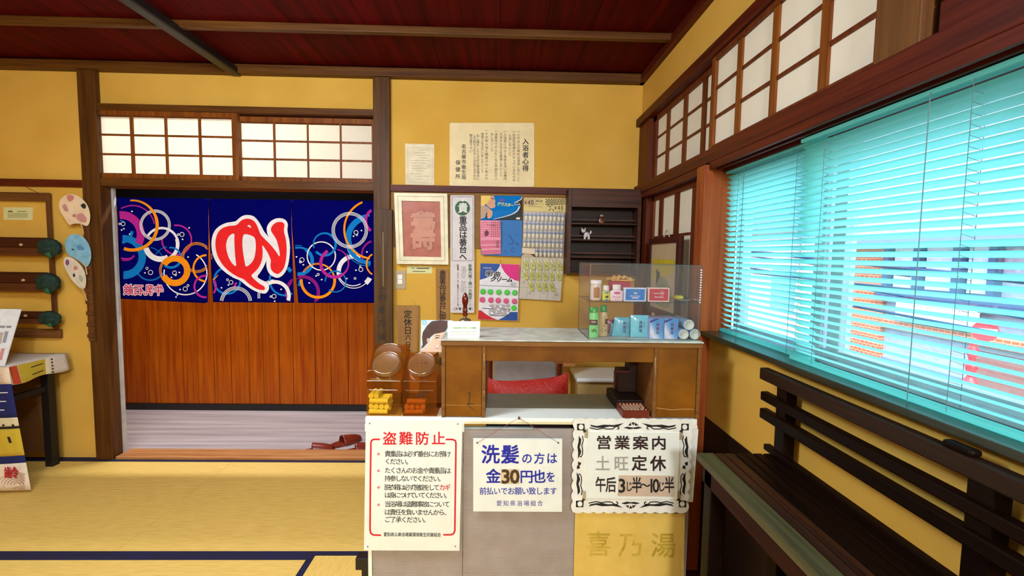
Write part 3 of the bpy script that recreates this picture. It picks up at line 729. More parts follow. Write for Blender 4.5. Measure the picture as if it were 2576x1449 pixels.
# long plaque on the centre post
s = thing('key_plaque', (-.73, 2.84, .90), 'long dark wooden plaque with a carved key hung on the post', 'plaque')
plate('board', [(941, 526), (986, 527), (987, 882), (942, 880)], 2.842, mat('dark_plaque_wood', (98, 70, 38), .5, (66, 42, 18), 'wood', 'z'), s, .02, bevel=.002)
mb = MB(); pl = onY(2.8412)
stroke(mb, pl, [(955, 579), (971, 579)], 1.5); stroke(mb, pl, [(961, 581), (962, 722)], 1.2); stroke(mb, pl, [(966, 581), (966, 722)], 1.2); stroke(mb, pl, [(955, 725), (972, 725)], 1.8); stroke(mb, pl, [(962, 728), (962, 745)], 1.6)
for x in (953, 957.5, 962, 966.5, 971): stroke(mb, pl, [(x, 745), (x, 756)], 1.8)
stroke(mb, pl, [(951, 744), (973, 744)], 2); text(mb, pl, '喜乃湯', 960, 780, 961, 848, 17, bold=.02)
build('carved_lines', mb, flat('plaque_ink', (34, 22, 12)), s)
stroke_ = MB(); stroke(stroke_, pl, [(963.5, 584), (964, 720)], 2.2); build('key_shaft', stroke_, flat('worn_brass', (150, 120, 74)), s)

YW = 2.882
# ------------------------------------------------------------------ product cards
def q(f, lst): return [f(u, v) for u, v in lst]
A2 = lambda u, v: (1200 + .12419 * u, 480 + .12422 * v)
A3 = lambda u, v: (1200 + .12419 * u, 640 + .12422 * v)
sk = flat('printed_skin', (222, 160, 122)); skl = flat('printed_skin_light', (238, 196, 160))
s = thing('shampoo_cap_card', (-.03, YW, 1.33), 'blue sales card with a woman in a yellow scarf and pink packets', 'card')
Y0 = YW - .010
plate('header_card', q(A2, [(80, 97), (905, 100), (910, 590), (70, 580)]), Y0, BLUE, s, .002)
pl = onY(Y0 - .0005)
build('black_print', MB().face(pp(pl, q(A2, [(905, 110), (885, 180), (770, 230), (760, 262), (800, 290), (860, 260), (870, 330), (800, 440), (640, 510), (340, 582), (908, 590)]))), M['ink'], s)
mb = MB(); stroke(mb, onY(Y0 - .001), softline(q(A2, [(912, 125), (895, 175), (840, 205), (775, 230), (760, 262), (790, 283), (822, 275), (815, 255)])), 2.4, 1.5); stroke(mb, onY(Y0 - .0011), softline(q(A2, [(822, 250), (860, 280), (860, 335), (800, 430), (640, 505), (340, 575)])), 5.5, 1)
build('white_swoosh', mb, WHT, s)
mb = MB(); mb.face(pp(pl, q(A2, [(240, 97), (345, 100), (350, 160), (375, 215), (360, 240), (370, 280), (370, 330), (320, 350), (285, 355), (250, 340), (190, 290), (190, 200)]))); mb.face(pp(onY(Y0 - .0012), q(A2, [(215, 400), (250, 380), (310, 400), (315, 470), (290, 540), (250, 560), (215, 560), (200, 500)]))); build('printed_face', mb, sk, s)
build('printed_scarf', MB().face(pp(onY(Y0 - .0012), q(A2, [(80, 97), (280, 97), (265, 170), (220, 240), (160, 280), (110, 310), (78, 300)]))), flat('scarf_yellow', (240, 206, 96)), s)
build('printed_hair', MB().face(pp(onY(Y0 - .0008), q(A2, [(76, 310), (150, 290), (230, 340), (280, 380), (225, 400), (190, 450), (160, 540), (72, 575)]))), flat('printed_hair_beige', (190, 160, 132)), s)
mb = MB(); stroke(mb, onY(Y0 - .0018), q(A2, [(300, 140), (320, 165), (340, 170)]), 1.8); mb.face(pp(onY(Y0 - .001), q(A2, [(190, 450), (215, 440), (205, 560), (180, 560)]))); text(mb, onY(Y0 - .001), 'みだしなみ', *A2(595, 210), *A2(715, 210), 2.6); build('printed_eye', mb, M['ink'], s)
mb = MB(); mb.face(pp(onY(Y0 - .0008), q(A2, ell(505, 192, 55, 28, 16)))); build('purple_badge', mb, flat('purple_print', (120, 50, 160)), s)
mb = MB(); text(mb, onY(Y0 - .0012), 'テラスター', *A2(440, 268), *A2(710, 298), 9.5, 9, bold=.04, skew=.25); build('lettering', mb, flat('lemon_print', (224, 226, 120)), s)
mb = MB()
for j in range(8):
    for i in range(22):
        u, v = 350 + i * 26 + (j % 2) * 13, 412 + j * 22
        if u > 900 or v > 570 - (0): continue
        mb.face(pp(onY(Y0 - .0016), ell(*A2(u, v), .55, .45, 6)))
build('printed_dots', mb, flat('dot_print', (110, 180, 220)), s)
build('price_sticker', MB().face(rect(onY(Y0 - .002), *A2(795, 538), *A2(872, 580))), flat('sticker', (246, 214, 200)), s)
plate('blue_backing', q(A2, [(70, 588), (915, 595), (900, 1335), (85, 1300)]), Y0, flat('blue_card', (8, 112, 190)), s, .002)
mb = MB(); pl = onY(Y0 - .0006)
stroke(mb, pl, q(A2, [(640, 890), (700, 970), (740, 1030), (730, 1080), (640, 1080)]), 2.4); stroke(mb, pl, q(A2, [(780, 1040), (850, 1090), (780, 1090)]), 2); ring(mb, pl, *A2(728, 1195), 4.5, 1.2); stroke(mb, pl, q(A2, [(560, 1190), (580, 1245)]), 1.8)
build('dark_blue_print', mb, flat('deep_blue_print', (6, 60, 140)), s)
for k in range(6):
    dy = [0, 0, 96, 130, 160, 215][k]; y1 = [1010, 1080, 1120, 1165, 1210, 1290][k]
    x_ = [70, 62, 68, 72, 85, 92][k]; z_ = Y0 - .022 + k * .0032
    build('pink_packet', MB().ext(pp(onY(z_), q(A2, [(x_, 600 + (k > 0) * dy), (468 + k * 2, 602 + (k > 0) * dy), (478 + (k == 5) * 6, y1 - 12), (x_ + 3, y1)])), (0, .0025, 0)), flat('pink_film' if k % 2 == 0 else 'rose_film', (236, 150, 172) if k % 2 == 0 else (216, 108, 138)), s)
mb = MB(); pl = onY(Y0 - .0228)
for k in range(7):
    mb.face(rect(pl, *A2(75, 640 + k * 46), *A2(465, 652 + k * 46)))
for k in range(5): mb.face(rect(pl, *A2(290 + k * 38, 605), *A2(302 + k * 38, 940)))
build('check_print', mb, flat('check_pink', (206, 84, 112)), s)
mb = MB(); mb.face(pp(onY(Y0 - .0234), q(A2, [(150, 830), (200, 790), (240, 840), (230, 900), (160, 930)]))); text(mb, onY(Y0 - .0234), 'テラスター', *A2(215, 700), *A2(400, 700), 5.2, bold=.03)
for i, y in enumerate((1028, 1075, 1118)): ring(mb, onY(Y0 - .0234), *A2(415, y), 2.6, .8)
build('packet_lettering', mb, flat('plum_print', (110, 20, 60)), s)

s = thing('cream_card', (.04, YW, .92), 'hanging card in blue, white and magenta with green and pink cream pots', 'card')
Y0 = YW - .008
plate('card_board', q(A3, [(70, 178), (860, 205), (845, 660), (822, 1345), (22, 1312), (50, 620)]), Y0, WHT, s, .003)
pl = onY(Y0 - .0005)
mb = MB(); mb.face(pp(pl, q(A3, [(70, 180), (460, 192), (465, 230), (400, 330), (270, 440), (150, 490), (58, 515)]))); build('blue_print', mb, flat('cobalt_print', (10, 74, 160)), s); mb = MB(); mb.face(pp(pl, q(A3, [(822, 1165), (820, 1342), (430, 1326), (560, 1260), (690, 1165)]))); build('blue_print', mb, flat('cobalt_print', (10, 74, 160)), s)
build('magenta_print', MB().face(pp(pl, q(A3, [(480, 193), (860, 207), (850, 545), (760, 520), (640, 450), (550, 350), (500, 260)]))), flat('hot_magenta', (228, 10, 130)), s)
build('red_print', MB().face(pp(pl, q(A3, [(30, 1130), (90, 1140), (180, 1210), (300, 1280), (420, 1326), (22, 1310)]))), M['red_ink'], s)
mb = MB(); text(mb, onY(Y0 - .0012), '明曲', *A3(240, 390), *A3(400, 405), 17, 14, bold=.10, skew=.15); build('lettering_outline', mb, WHT, s)
mb = MB(); pl = onY(Y0 - .002); text(mb, pl, '明曲', *A3(240, 390), *A3(400, 405), 17, 14, bold=.035, skew=.15); text(mb, pl, 'クリーム', *A3(325, 505), *A3(660, 515), 15, 13, bold=.05, skew=.35)
stroke(mb, pl, q(A3, [(50, 625), (845, 660)]), .8); P = ell(*A3(738, 608), 7, 4, 20); stroke(mb, pl, P + [P[0]], .6); text(mb, pl, '¥10', *A3(712, 608), *A3(762, 608), 5)
build('lettering', mb, M['ink'], s)
mb = MB(); text(mb, onY(Y0 - .001), 'お徳用化粧品', *A3(130, 275), *A3(280, 278), 3.4); build('small_lettering', mb, WHT, s)
mb = MB(); stroke(mb, pl, q(A3, [(110, 1090), (330, 1105)]), 1.4); stroke(mb, pl, q(A3, [(480, 1100), (680, 1125)]), 1.4); stroke(mb, pl, q(A3, [(270, 1238), (610, 1248)]), 1.2); build('navy_lines', mb, flat('navy_line', (20, 30, 90)), s)
film = clear('thin_film', (.97, .97, .97), .012, .3, .06)
for r_, (yy, col_) in enumerate(((750, (60, 220, 60)), (915, (240, 80, 140)))):
    y = yy
    for k, u in enumerate((122, 268, 440, 606, 762) if r_ == 0 else (108, 280, 428, 588, 758)):
        c_ = A3(u, y + k * (6 if r_ == 0 else 8)); p = at(*c_, 1, Y0)
        build('cream_pot', MB().lathe([(.017, 0), (.017, .008), (.0145, .011), (.012, .0115)], p, (0, -1, 0), 20), flat('green_cap' if r_ == 0 else 'pink_cap', col_, .35), s)
        build('blister', MB().box(p.x - .0215, p.x + .0215, p.y - .014, p.y - .0135, p.z - .0195, p.z + .0215), film, s)
p = at(*A3(745, 1082), 1, Y0); build('cream_pot', MB().lathe([(.017, 0), (.017, .008), (.0145, .011), (.012, .0115)], p, (0, -1, 0), 20), MATS['green_cap'], s)
build('crumpled_film', MB().grid(lambda u, v: (lambda P: (P.x, P.y - .008 * abs(math.sin(u * 21 + v * 9)) - .002, P.z))(at(*A3(240 + u * 430, 1010 + v * 220), 1, Y0)), 12, 8, False), clear('crumpled', (.9, .9, .92), .25, .2), s)
build('hook_string', MB().tube([at(*A3(478, 195), 1, YW - .008), at(*A3(478, 110), 1, YW - .002)], .001, 5), M['post'], s)

s = thing('ampoule_card', (.3, YW, 1.26), 'card of forty-seven little capped ampoules under a cream price header', 'card')
s['label'] = 'cream price card with rows of small grey and white ampoules'
Y0 = YW - .010
plate('header_card', q(A2, [(950, 135), (1800, 155), (1790, 435), (942, 410)]), Y0, flat('cream_print', (226, 204, 130)), s, .003)
plate('backing_card', q(A2, [(940, 410), (1790, 440), (1750, 1340), (912, 1262)]), Y0, mat('taupe_card', (182, 160, 136), .6), s, .003)
plate('price_tape', q(A2, [(945, 135), (1200, 145), (1195, 300), (945, 290)]), Y0 - .0008, flat('tan_tape', (206, 176, 124)), s, .0008)
plate('paper_strip', q(A2, [(912, 1155), (1175, 1170), (1170, 1285), (910, 1262)]), Y0 - .004, flat('pale_strip', (226, 208, 180)), s, .001)
mb = MB(); pl = onY(Y0 - .0016)
for i, ch in enumerate('¥40'): put(mb, pl, ch, *A2(985 + i * 68 - (i > 1) * 2, 235), 13 if i else 10, 18 if i else 12, tight=True)
for i, ch in enumerate('¥40'): put(mb, pl, ch, *A2(1590 + i * 66, 345), 11 if i else 9, 16 if i else 11, tight=True)
stroke(mb, pl, q(A2, [(1620, 418), (1745, 418)]), .7); text(mb, pl, 'はこいり', *A2(1215, 205), *A2(1310, 215), 5.5, 7, bold=.02); text(mb, pl, 'クリーム', *A2(1210, 270), *A2(1330, 275), 3.6, bold=.02); text(mb, pl, 'クリーンシルクハンドクリーム', *A2(1050, 315), *A2(1310, 325), 3.0)
for j in range(5):
    for i in range(16):
        if (i + j) % 2 or i * 24 > 400: continue
        u, v = 1390 + i * 26, 165 + j * 25
        wv_ = 26 + i * 1.5
        mb.face(pp(pl, q(A2, [(u, v), (min(u + wv_, 1795), v + 2), (min(u + wv_, 1795), v + 22 - i * .8), (u, v + 22 - i * .8)])))
for a, b in (((1420, 290), (1500, 330)), ((1500, 270), (1530, 300)), ((1450, 400), (1500, 360)), ((1530, 370), (1555, 410))): stroke(mb, pl, q(A2, [a, b]), 1.6)
build('lettering', mb, M['ink'], s)
am_body, am_mid, am_cap = flat('ampoule_white', (226, 218, 190), .3), flat('ampoule_blue', (120, 134, 176), .2), flat('ampoule_clear_grey', (190, 190, 196), .1)
proto_a = None
rows = [(515, 990, 1738), (690, 978, 1720), (868, 970, 1712), (1050, 965, 1705), (1238, 958, 1698)]
for r_, (v, u0, u1) in enumerate(rows):
    for k in range(10):
        if r_ == 4 and k < 3: continue
        u = u0 + (u1 - u0) * k / 9 + random.uniform(-5, 5); p = at(*A2(u, v + k * 2.2), 1, Y0)
        if proto_a is None:
            p0 = p
            a_ = build('ampoule', MB().lathe([(.003, -.029), (.0085, -.025), (.0092, -.014), (.0092, -.001)], (p.x, p.y - .0095, p.z), (0, 0, 1), 12), am_body, s)
            c1 = build('ampoule_shoulder', MB().lathe([(.0092, -.0012), (.0104, .004), (.0102, .014), (.0055, .023), (.002, .026)], (p.x, p.y - .0095, p.z), (0, 0, 1), 12), am_cap, s)
            c2 = build('ampoule_band', MB().lathe([(.0100, .001), (.0107, .003), (.0105, .011), (.009, .013)], (p.x, p.y - .0095, p.z), (0, 0, 1), 12), am_mid, s)
            proto_a = (a_, c1, c2)
        else:
            for o_ in proto_a:
                n_ = link(o_.name.split('.')[0], o_.data, s, (p.x - p0.x, 0, p.z - p0.z))
for r_, (v, u0, u1) in enumerate(rows):
    x0, x1, z0, z1 = wrect(Y0, *A2(u0 - 42, v - 88), *A2(u1 + 38, v + 96))
    build('blister_strip', MB().box(x0 + (.1 if r_ == 4 else 0), x1, Y0 - .0225, Y0 - .022, z0, z1), film, s)

s = thing('sachet_card', (.3, YW, 1.07), 'pale grid card hung below the ampoules with sixteen yellow-green shampoo sachets', 'card')
s['label'] = 'pale grid card with yellow-green liquid sachets below the cream price card'
Y0 = YW - .006
plate('grid_board', q(A3, [(905, 40), (1750, 60), (1690, 942), (850, 895)]), Y0, flat('pale_grey_card', (206, 196, 178)), s, .003)
plate('bag_flap', q(A2, [(912, 1262), (1090, 1270), (1155, 1335), (1740, 1340), (1735, 1362), (895, 1340)]), Y0 - .002, flat('beige_flap', (196, 172, 140)), s, .001)
mb = MB(); pl = onY(Y0 - .0006)
for k in range(1, 6): stroke(mb, pl, q(A3, [(905 + k * 137 + 10, 60), (850 + k * 137 + 14, 905)]), .5)
for k in range(1, 4): stroke(mb, pl, q(A3, [(895 - k * 14, 60 + k * 203), (1740 - k * 14, 80 + k * 205)]), .5)
for u, v in ((950, 560), (1070, 780), (1345, 785), (1610, 795)): ring(mb, pl, *A3(u, v), 3.2, .5); text(mb, pl, '花王', *A3(u - 8, v), *A3(u + 8, v), 3)
stroke(mb, pl, q(A3, [(1565, 832), (1655, 836)]), 1); build('grid_lines', mb, flat('grid_grey', (120, 112, 104)), s)
mb = MB(); stroke(mb, onY(Y0 - .004), q(A2, [(945, 1262), (900, 1315)]), 1.6); stroke(mb, onY(Y0 - .004), q(A2, [(1090, 1272), (1160, 1330), (1235, 1335)]), 1.6); build('clip_lines', mb, M['ink'], s)
sach = mat('yellow_green_liquid', (196, 192, 104), .2, (170, 168, 84)); sach2 = mat('clear_tip', (228, 226, 196), .15)
k_ = 0
for v, us, sl in ((190, (990, 1125, 1260, 1395, 1535, 1670), 30), (400, (985, 1115, 1245, 1375, 1510, 1655), 30), (620, (1095, 1250, 1385, 1520), 45)):
    for u in us:
        k_ += 1; v_ = v + (u - 985) * .03
        def SP(a, b, d): return at(*A3(u + a, v_ + b), 1, Y0 - d)
        poly = [(-50 - sl * .3, -105), (-28 - sl * .3, -112), (20, -40), (48, 20), (55, 105), (-15, 110), (-42, 30)]
        build('sachet', MB().ext([SP(a, b, .010) for a, b in poly], (0, .006, 0)), sach, s, bevel=.002)
        build('sachet_tip', MB().ext([SP(a, b, .0115) for a, b in ((-46 - sl * .3, -104), (-30 - sl * .3, -108), (-4, -50), (-24, -40))], (0, .001, 0)), sach2, s)
        mb = MB(); 
        for a, b in ((-8, 0), (8, 22), (22, 44), (0, 40)): mb.face([SP(a + dx, b + dy, .0112) for dx, dy in ((-7, -9), (7, -7), (7, 9), (-7, 7))])
        build('sachet_print', mb, flat('dark_green_print', (70, 100, 30)), s)

# ------------------------------------------------------------------ small wall cabinet with open shelves
s = thing('wall_cabinet', (.7, YW, 1.22), 'dark wooden open wall cabinet with shallow shelves in the corner', 'cabinet')
Yc = 2.76
cx0, cx1 = at(1428, 580, 1, Yc).x, XW - .025
ztop, zbot = at(1520, 481, 1, Yc).z, at(1440, 690, 1, Yc).z
zz = [at(1440, v, 1, Yc).z for v in (520, 560, 601, 645)]
cabw = mat('cabinet_wood', (84, 44, 22), .45, (48, 20, 10), 'wood', 'x')
build('side_panel', MB().box(cx0, cx0 + .022, Yc, 2.884, zbot, ztop), cabw, s, bevel=.002); build('side_panel', MB().box(cx1 - .02, cx1, Yc, 2.884, zbot, ztop), cabw, s)
build('header_board', MB().box(cx0 + .022, cx1 - .02, Yc, Yc + .02, zz[0], ztop), cabw, s); build('top_board', MB().box(cx0, cx1, Yc, 2.884, ztop, ztop + .012), cabw, s)
build('back_panel', MB().box(cx0, cx1, 2.878, 2.884, zbot, ztop), M['dark_x'], s)
for z in zz[1:] + [zbot + .012]: build('shelf', MB().box(cx0 + .022, cx1 - .02, Yc + .012, 2.878, z - .008, z), cabw, s, bevel=.0015)
for z in zz[1:]: build('retaining_strip', MB().box(cx0 + .022, cx1 - .02, Yc + .05, Yc + .056, z + .018, z + .026), cabw, s)
def critter(name, x, z, sc, m, mdark, label):
    Yf = Yc + .035
    o = thing(name, (x, Yf, z), label, 'figurine')
    mb = MB(); mb.lathe([(.001, 0), (.011, .004), (.013, .015), (.012, .028), (.001, .033)], (x - .014 * sc, Yf, z + .022 * sc), (1, 0, .05), 14, sc, sc)
    build('body', mb, m, o)
    for dx in (-.009, .010):
        for dy in (-.006, .006): build('leg', MB().cyl((x + dx * sc, Yf + dy * sc, z), (x + dx * sc, Yf + dy * sc, z + .022 * sc), .0045 * sc, .005 * sc, n=10), m, o)
    hx, hz = x - .016 * sc, z + .040 * sc
    build('head', MB().lathe([(.001, -.012), (.009, -.007), (.0118, 0), (.009, .007), (.001, .011)], (hx, Yf - .002, hz), (0, 0, 1), 14, sc, sc), m, o)
    for dx in (-.007, .007): build('ear', MB().cyl((hx + dx * sc, Yf, hz + .006 * sc), (hx + dx * 1.3 * sc, Yf, hz + .017 * sc), .004 * sc, .0008 * sc, n=8), m, o)
    build('tail', MB().tube([(x + .014 * sc, Yf, z + .026 * sc), (x + .021 * sc, Yf, z + .034 * sc), (x + .019 * sc, Yf, z + .042 * sc)], .0036 * sc, 8), m, o)
    mb = MB(); mb.cyl((hx - .004 * sc, Yf - .013 * sc, hz + .001), (hx - .004 * sc, Yf - .0105 * sc, hz + .001), .0014 * sc, n=8); mb.cyl((hx + .004 * sc, Yf - .013 * sc, hz + .001), (hx + .004 * sc, Yf - .0105 * sc, hz + .001), .0014 * sc, n=8)
    build('eye', mb, mdark, o); build('collar', MB().cyl((hx, Yf, hz - .011 * sc), (hx, Yf, hz - .007 * sc), .0095 * sc, n=14), mdark, o)
    return o
px_ = at(1476, 590, 1, Yc + .035).x
critter('cat_figurine', px_, zz[2], 1.25, flat('white_ceramic', (226, 214, 214), .3), flat('dark_glaze', (90, 60, 60)), 'small white ceramic cat on the second shelf of the dark cabinet')
px_ = at(1514, 545, 1, Yc + .035).x
Yf = Yc + .035; o = thing('doll_figurine', (px_, Yf, zz[1]), 'tiny brown seated doll with pale hair on the top cabinet shelf', 'figurine')
bm_, pm_ = flat('brown_ceramic', (104, 52, 34), .4), flat('pale_fur', (206, 186, 176), .5)
build('body', MB().lathe([(.017, 0), (.019, .008), (.014, .024), (.008, .032)], (px_, Yf, zz[1]), n=14), bm_, o); build('head', MB().lathe([(.001, -.012), (.010, -.006), (.012, 0), (.009, .008), (.001, .011)], (px_, Yf, zz[1] + .042), n=14), bm_, o)
build('hair', MB().lathe([(.0125, 0), (.010, .007), (.001, .012)], (px_, Yf + .001, zz[1] + .043), n=12), pm_, o)
for dx in (-.016, .016): build('arm', MB().cyl((px_ + dx * .7, Yf - .002, zz[1] + .028), (px_ + dx, Yf - .012, zz[1] + .008), .0045, .004, n=8), pm_ if dx < 0 else bm_, o)

# ------------------------------------------------------------------ hanging picture on the side shoji
s = thing('hanging_picture', (XW - .03, 2.33, 1.17), 'dark framed print with a yellow band hanging on the side lattice', 'picture')
hx = XW - .035
ya, yb_, za, zb = 2.125, 2.565, 1.06, 1.462
build('frame', MB().box(hx, hx + .022, ya, ya + .035, za, zb).box(hx, hx + .022, yb_ - .03, yb_, za, zb).box(hx, hx + .022, ya + .035, yb_ - .03, zb - .03, zb).box(hx, hx + .022, ya + .035, yb_ - .03, za, za + .03), mat('picture_frame_wood', (84, 34, 20), .4, (52, 18, 10), 'wood', 'y'), s)
build('mount', MB().box(hx + .008, hx + .012, ya + .035, yb_ - .03, za + .03, zb - .03), flat('print_mount', (198, 178, 140)), s)
pl = onX(hx + .0075)
def PR(f): return lambda a, b: (hx + .0075 - f, ya + .035 + (1 - a) * (yb_ - ya - .065), za + .03 + (1 - b) * (zb - za - .06))
build('yellow_band', MB().face([PR(0)(*p) for p in ((.08, .24), (.92, .24), (.92, .42), (.6, .5), (.08, .56))]), flat('print_yellow', (206, 186, 40)), s)
build('printed_robe', MB().face([PR(.0004)(*p) for p in soft([(.28, .58), (.38, .50), (.55, .50), (.72, .58), (.86, .70), (.84, .9), (.7, .96), (.25, .96), (.16, .80)])]), flat('print_green', (150, 156, 110)), s)
build('printed_head', MB().face([PR(.0008)(*p) for p in soft([(.26, .52), (.22, .42), (.28, .38), (.32, .44), (.40, .42), (.38, .52), (.31, .58), (.26, .66), (.24, .60)])]), M['ink'], s)
mb = MB()
for k in range(6):
    c_ = [PR(.0009)(.5 + (.06 + k * .035) * math.cos(t * .5), .75 + (.04 + k * .02) * math.sin(t * .5)) for t in range(13)]; mb.tube(c_, .0008, 4)
build('printed_folds', mb, flat('fold_green', (84, 100, 60)), s)
build('hanging_loop', MB().tube([(hx + .01, 2.36, zb), (hx + .012, 2.34, zb + .03), (hx + .012, 2.31, zb + .04), (hx + .01, 2.28, zb)], .003, 8), flat('rope', (200, 180, 150)), s)
build('wall_hook', MB().cyl((hx - .004, ya - .012, 1.30), (hx + .02, ya - .012, 1.30), .004, n=8), M['post'], s)
# ------------------------------------------------------------------ reception desk (front panel, counter)
YF = 1.60
s = thing('reception_desk', (.12, 1.75, 0), 'white reception desk with a grey ribbed front panel', 'desk')
HR = mat('grey_ribbed_panel', (164, 153, 146), .6, (152, 141, 134))
def ribbed():
    m = MATS['grey_ribbed_panel']; n = m.node_tree.nodes; L = m.node_tree.links; b = n['Principled BSDF']
    tc = n.new('ShaderNodeTexCoord'); wv = n.new('ShaderNodeTexWave'); wv.bands_direction = 'Z'; wv.inputs['Scale'].default_value = 60
    L.new(tc.outputs['Object'], wv.inputs[0]); bp = n.new('ShaderNodeBump'); bp.inputs['Strength'].default_value = .35; bp.inputs['Distance'].default_value = .001
    L.new(wv.outputs['Fac'], bp.inputs['Height']); L.new(bp.outputs[0], b.inputs['Normal'])
ribbed()
cream_edge = mat('cream_desk_edge', (232, 220, 176), .5)
build('counter_top', MB().box(-.477, .715, YF, 1.71, .757, .778), M['white'], s, bevel=.002)
build('work_top', MB().box(-.46, .70, 1.71, 1.895, .757, .7775), mat('grey_work_top', (132, 126, 104), .4), s)
build('front_lip', MB().box(-.477, -.125, YF - .006, YF + .012, .728, .757), M['white'], s, bevel=.002)
build('front_lip', MB().box(-.125, .50, YF - .002, YF + .012, .757, .766), cream_edge, s)
build('front_lip', MB().box(.50, .715, YF - .006, YF + .012, .728, .757), M['white'], s, bevel=.002)
build('front_panel', MB().box(-.127, .29, YF + .006, YF + .016, .06, .738), HR, s)
build('front_panel', MB().box(-.455, -.129, YF + .006, YF + .016, .06, .728), HR, s)
build('front_panel', MB().box(.292, .70, YF + .006, YF + .016, .06, .728), HR, s)
build('panel_top_strip', MB().box(-.127, .12, YF + .002, YF + .016, .738, .742), M['alu'], s)
build('side_panel', MB().box(-.465, -.452, YF + .016, 1.885, .03, .757), M['white'], s); build('side_panel', MB().box(.69, .704, YF + .016, 1.885, .03, .757), M['white'], s)
build('rear_leg', MB().box(-.45, -.41, 1.84, 1.88, 0, .757), M['white'], s); build('rear_leg', MB().box(.65, .69, 1.84, 1.88, 0, .757), M['white'], s)
build('corner_trim', MB().box(-.470, -.457, YF, YF + .02, .18, .30), M['white'], s)
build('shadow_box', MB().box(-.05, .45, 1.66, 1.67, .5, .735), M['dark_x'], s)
build('bracket', MB().box(-.52, -.47, YF + .01, YF + .05, .20, .245), M['black'], s, bevel=.003); build('bracket_stem', MB().box(-.50, -.462, YF + .02, YF + .04, .12, .205), M['black'], s)
build('foot_rail', MB().box(-.455, .70, YF + .008, YF + .03, 0, .06), M['white'], s)
p = at(1306, 1051, 1, YF - .003); build('peg', MB().cyl((p.x, YF - .001, p.z), (p.x, YF - .010, p.z), .004, n=12), M['post'], s)

# ------------------------------------------------------------------ signs on the desk front
wb_ = mat('white_signboard', (234, 238, 230), .45, (226, 230, 220))
S6 = lambda u, v: (880 + .2822 * u, 1040 + .2822 * v)
Ys = YF - .011
s = plate('theft_notice', [(921, 1056), (1163, 1059), (1155, 1385), (916, 1384)], Ys, wb_, None, .003, bevel=.0008)
tag(s, 'tall white theft prevention sign with red heading and red border', 'sign')
pl = onY(Ys - .0005)
mb = MB(); text(mb, pl, '盗難防止', *S6(350, 228), *S6(785, 228), 34, 33, bold=.022); build('red_lettering', mb, M['red_ink'], s)
mb = MB(); P = [(268, 231), (215, 231), (195, 240), (188, 260), (183, 600), (180, 1040), (188, 1070), (212, 1084), (278, 1086)]; stroke(mb, pl, [S6(*p) for p in P], 4.2); build('border', mb, M['red_ink'], s)
mb = MB(); P = [(855, 232), (915, 232), (940, 242), (946, 265), (942, 600), (936, 1045), (925, 1072), (900, 1082), (833, 1082)]; stroke(mb, pl, [S6(*p) for p in P], 4.2); build('border', mb, M['red_ink'], s)
mb = MB(); SZ = 15.5
for t_, u0, v, u1 in (('貴重品は必ず番台にお預け', 335, 362, 872), ('ください。', 335, 430, 525), ('たくさんのお金や貴重品は', 335, 510, 872), ('持参しないでください。', 335, 582, 815), ('脱衣箱は必ず施錠をして', 333, 660, 770), ('は身につけていてください。', 333, 730, 868), ('当浴場は盗難事故について', 335, 810, 862), ('は責任を負いませんから、', 333, 882, 865), ('ご了承ください。', 333, 948, 680)):
    text(mb, pl, t_, *S6(u0, v), *S6(u1, v + 3), SZ, bold=.008)
text(mb, pl, '愛知県公衆浴場業環境衛生同業組合', *S6(315, 1080), *S6(795, 1084), 8.6, 10.5, bold=.015)
build('lettering', mb, M['ink'], s)
mb = MB(); text(mb, pl, 'カギ', *S6(820, 662), *S6(868, 662), SZ, bold=.015); build('red_small_lettering', mb, M['red_ink'], s)
mb = MB()
for v in (362, 512, 660, 815): text(mb, pl, '※', *S6(262, v), *S6(262, v), 12, bold=.02)
build('note_marks', mb, flat('pale_red_ink', (232, 130, 130)), s)
mb = MB()
for u, v in ((177, 88), (962, 93), (160, 1186), (940, 1184)): c_ = at(*S6(u, v), 1, Ys); mb.cyl(c_, (c_.x, c_.y - .002, c_.z), .0022, n=10)
build('screw', mb, mat('steel_grey', (110, 104, 96), .35, metal=.8), s)

S7 = lambda u, v: (1160 + .2822 * u, 1040 + .2822 * v)
s = plate('hair_washing_sign', [(1191, 1104), (1414, 1105), (1413, 1287), (1191, 1286)], Ys - .004, wb_, None, .004, bevel=.001)
tag(s, 'white square sign in blue lettering with the price 30 stuck on', 'sign')
pl = onY(Ys - .0045)
mb = MB(); text(mb, pl, '洗髪', *S7(255, 372), *S7(430, 372), 45, 47, bold=.028); text(mb, pl, 'の方は', *S7(583, 405), *S7(805, 405), 27, 28, bold=.02)
put(mb, pl, '金', *S7(282, 565), 36, bold=.028); put(mb, pl, '円', *S7(578, 568), 33, bold=.028); put(mb, pl, '也', *S7(690, 568), 33, bold=.028); put(mb, pl, 'を', *S7(795, 570), 24, 27, bold=.022)
text(mb, pl, '前払いでお願い致します', *S7(192, 695), *S7(820, 695), 18, 19, bold=.012); build('blue_lettering', mb, M['blue_ink'], s)
mb = MB(); text(mb, pl, '愛知県浴場組合', *S7(337, 803), *S7(702, 803), 13.5, 14, bold=.008); build('violet_lettering', mb, flat('violet_ink', (84, 78, 168)), s)
plate('price_label', [S7(352, 496), S7(518, 496), S7(518, 628), S7(352, 628)], Ys - .0048, flat('label_tan', (220, 196, 158)), s, .0006)
mb = MB(); put(mb, onY(Ys - .0054), '3', *S7(397, 563), 48, 46, bold=.035, tight=True); put(mb, onY(Ys - .0054), '0', *S7(478, 563), 48, 46, bold=.035, tight=True); build('brown_numerals', mb, flat('dark_brown_ink', (70, 48, 20)), s)
mb = MB(); c1, c2 = at(*S7(143, 261), 1, Ys - .006), at(*S7(866, 261), 1, Ys - .006); pk = at(1306, 1051, 1, YF - .012)
for c_ in (c1, c2): mb.cyl(c_, (c_.x, c_.y - .002, c_.z), .003, n=12)
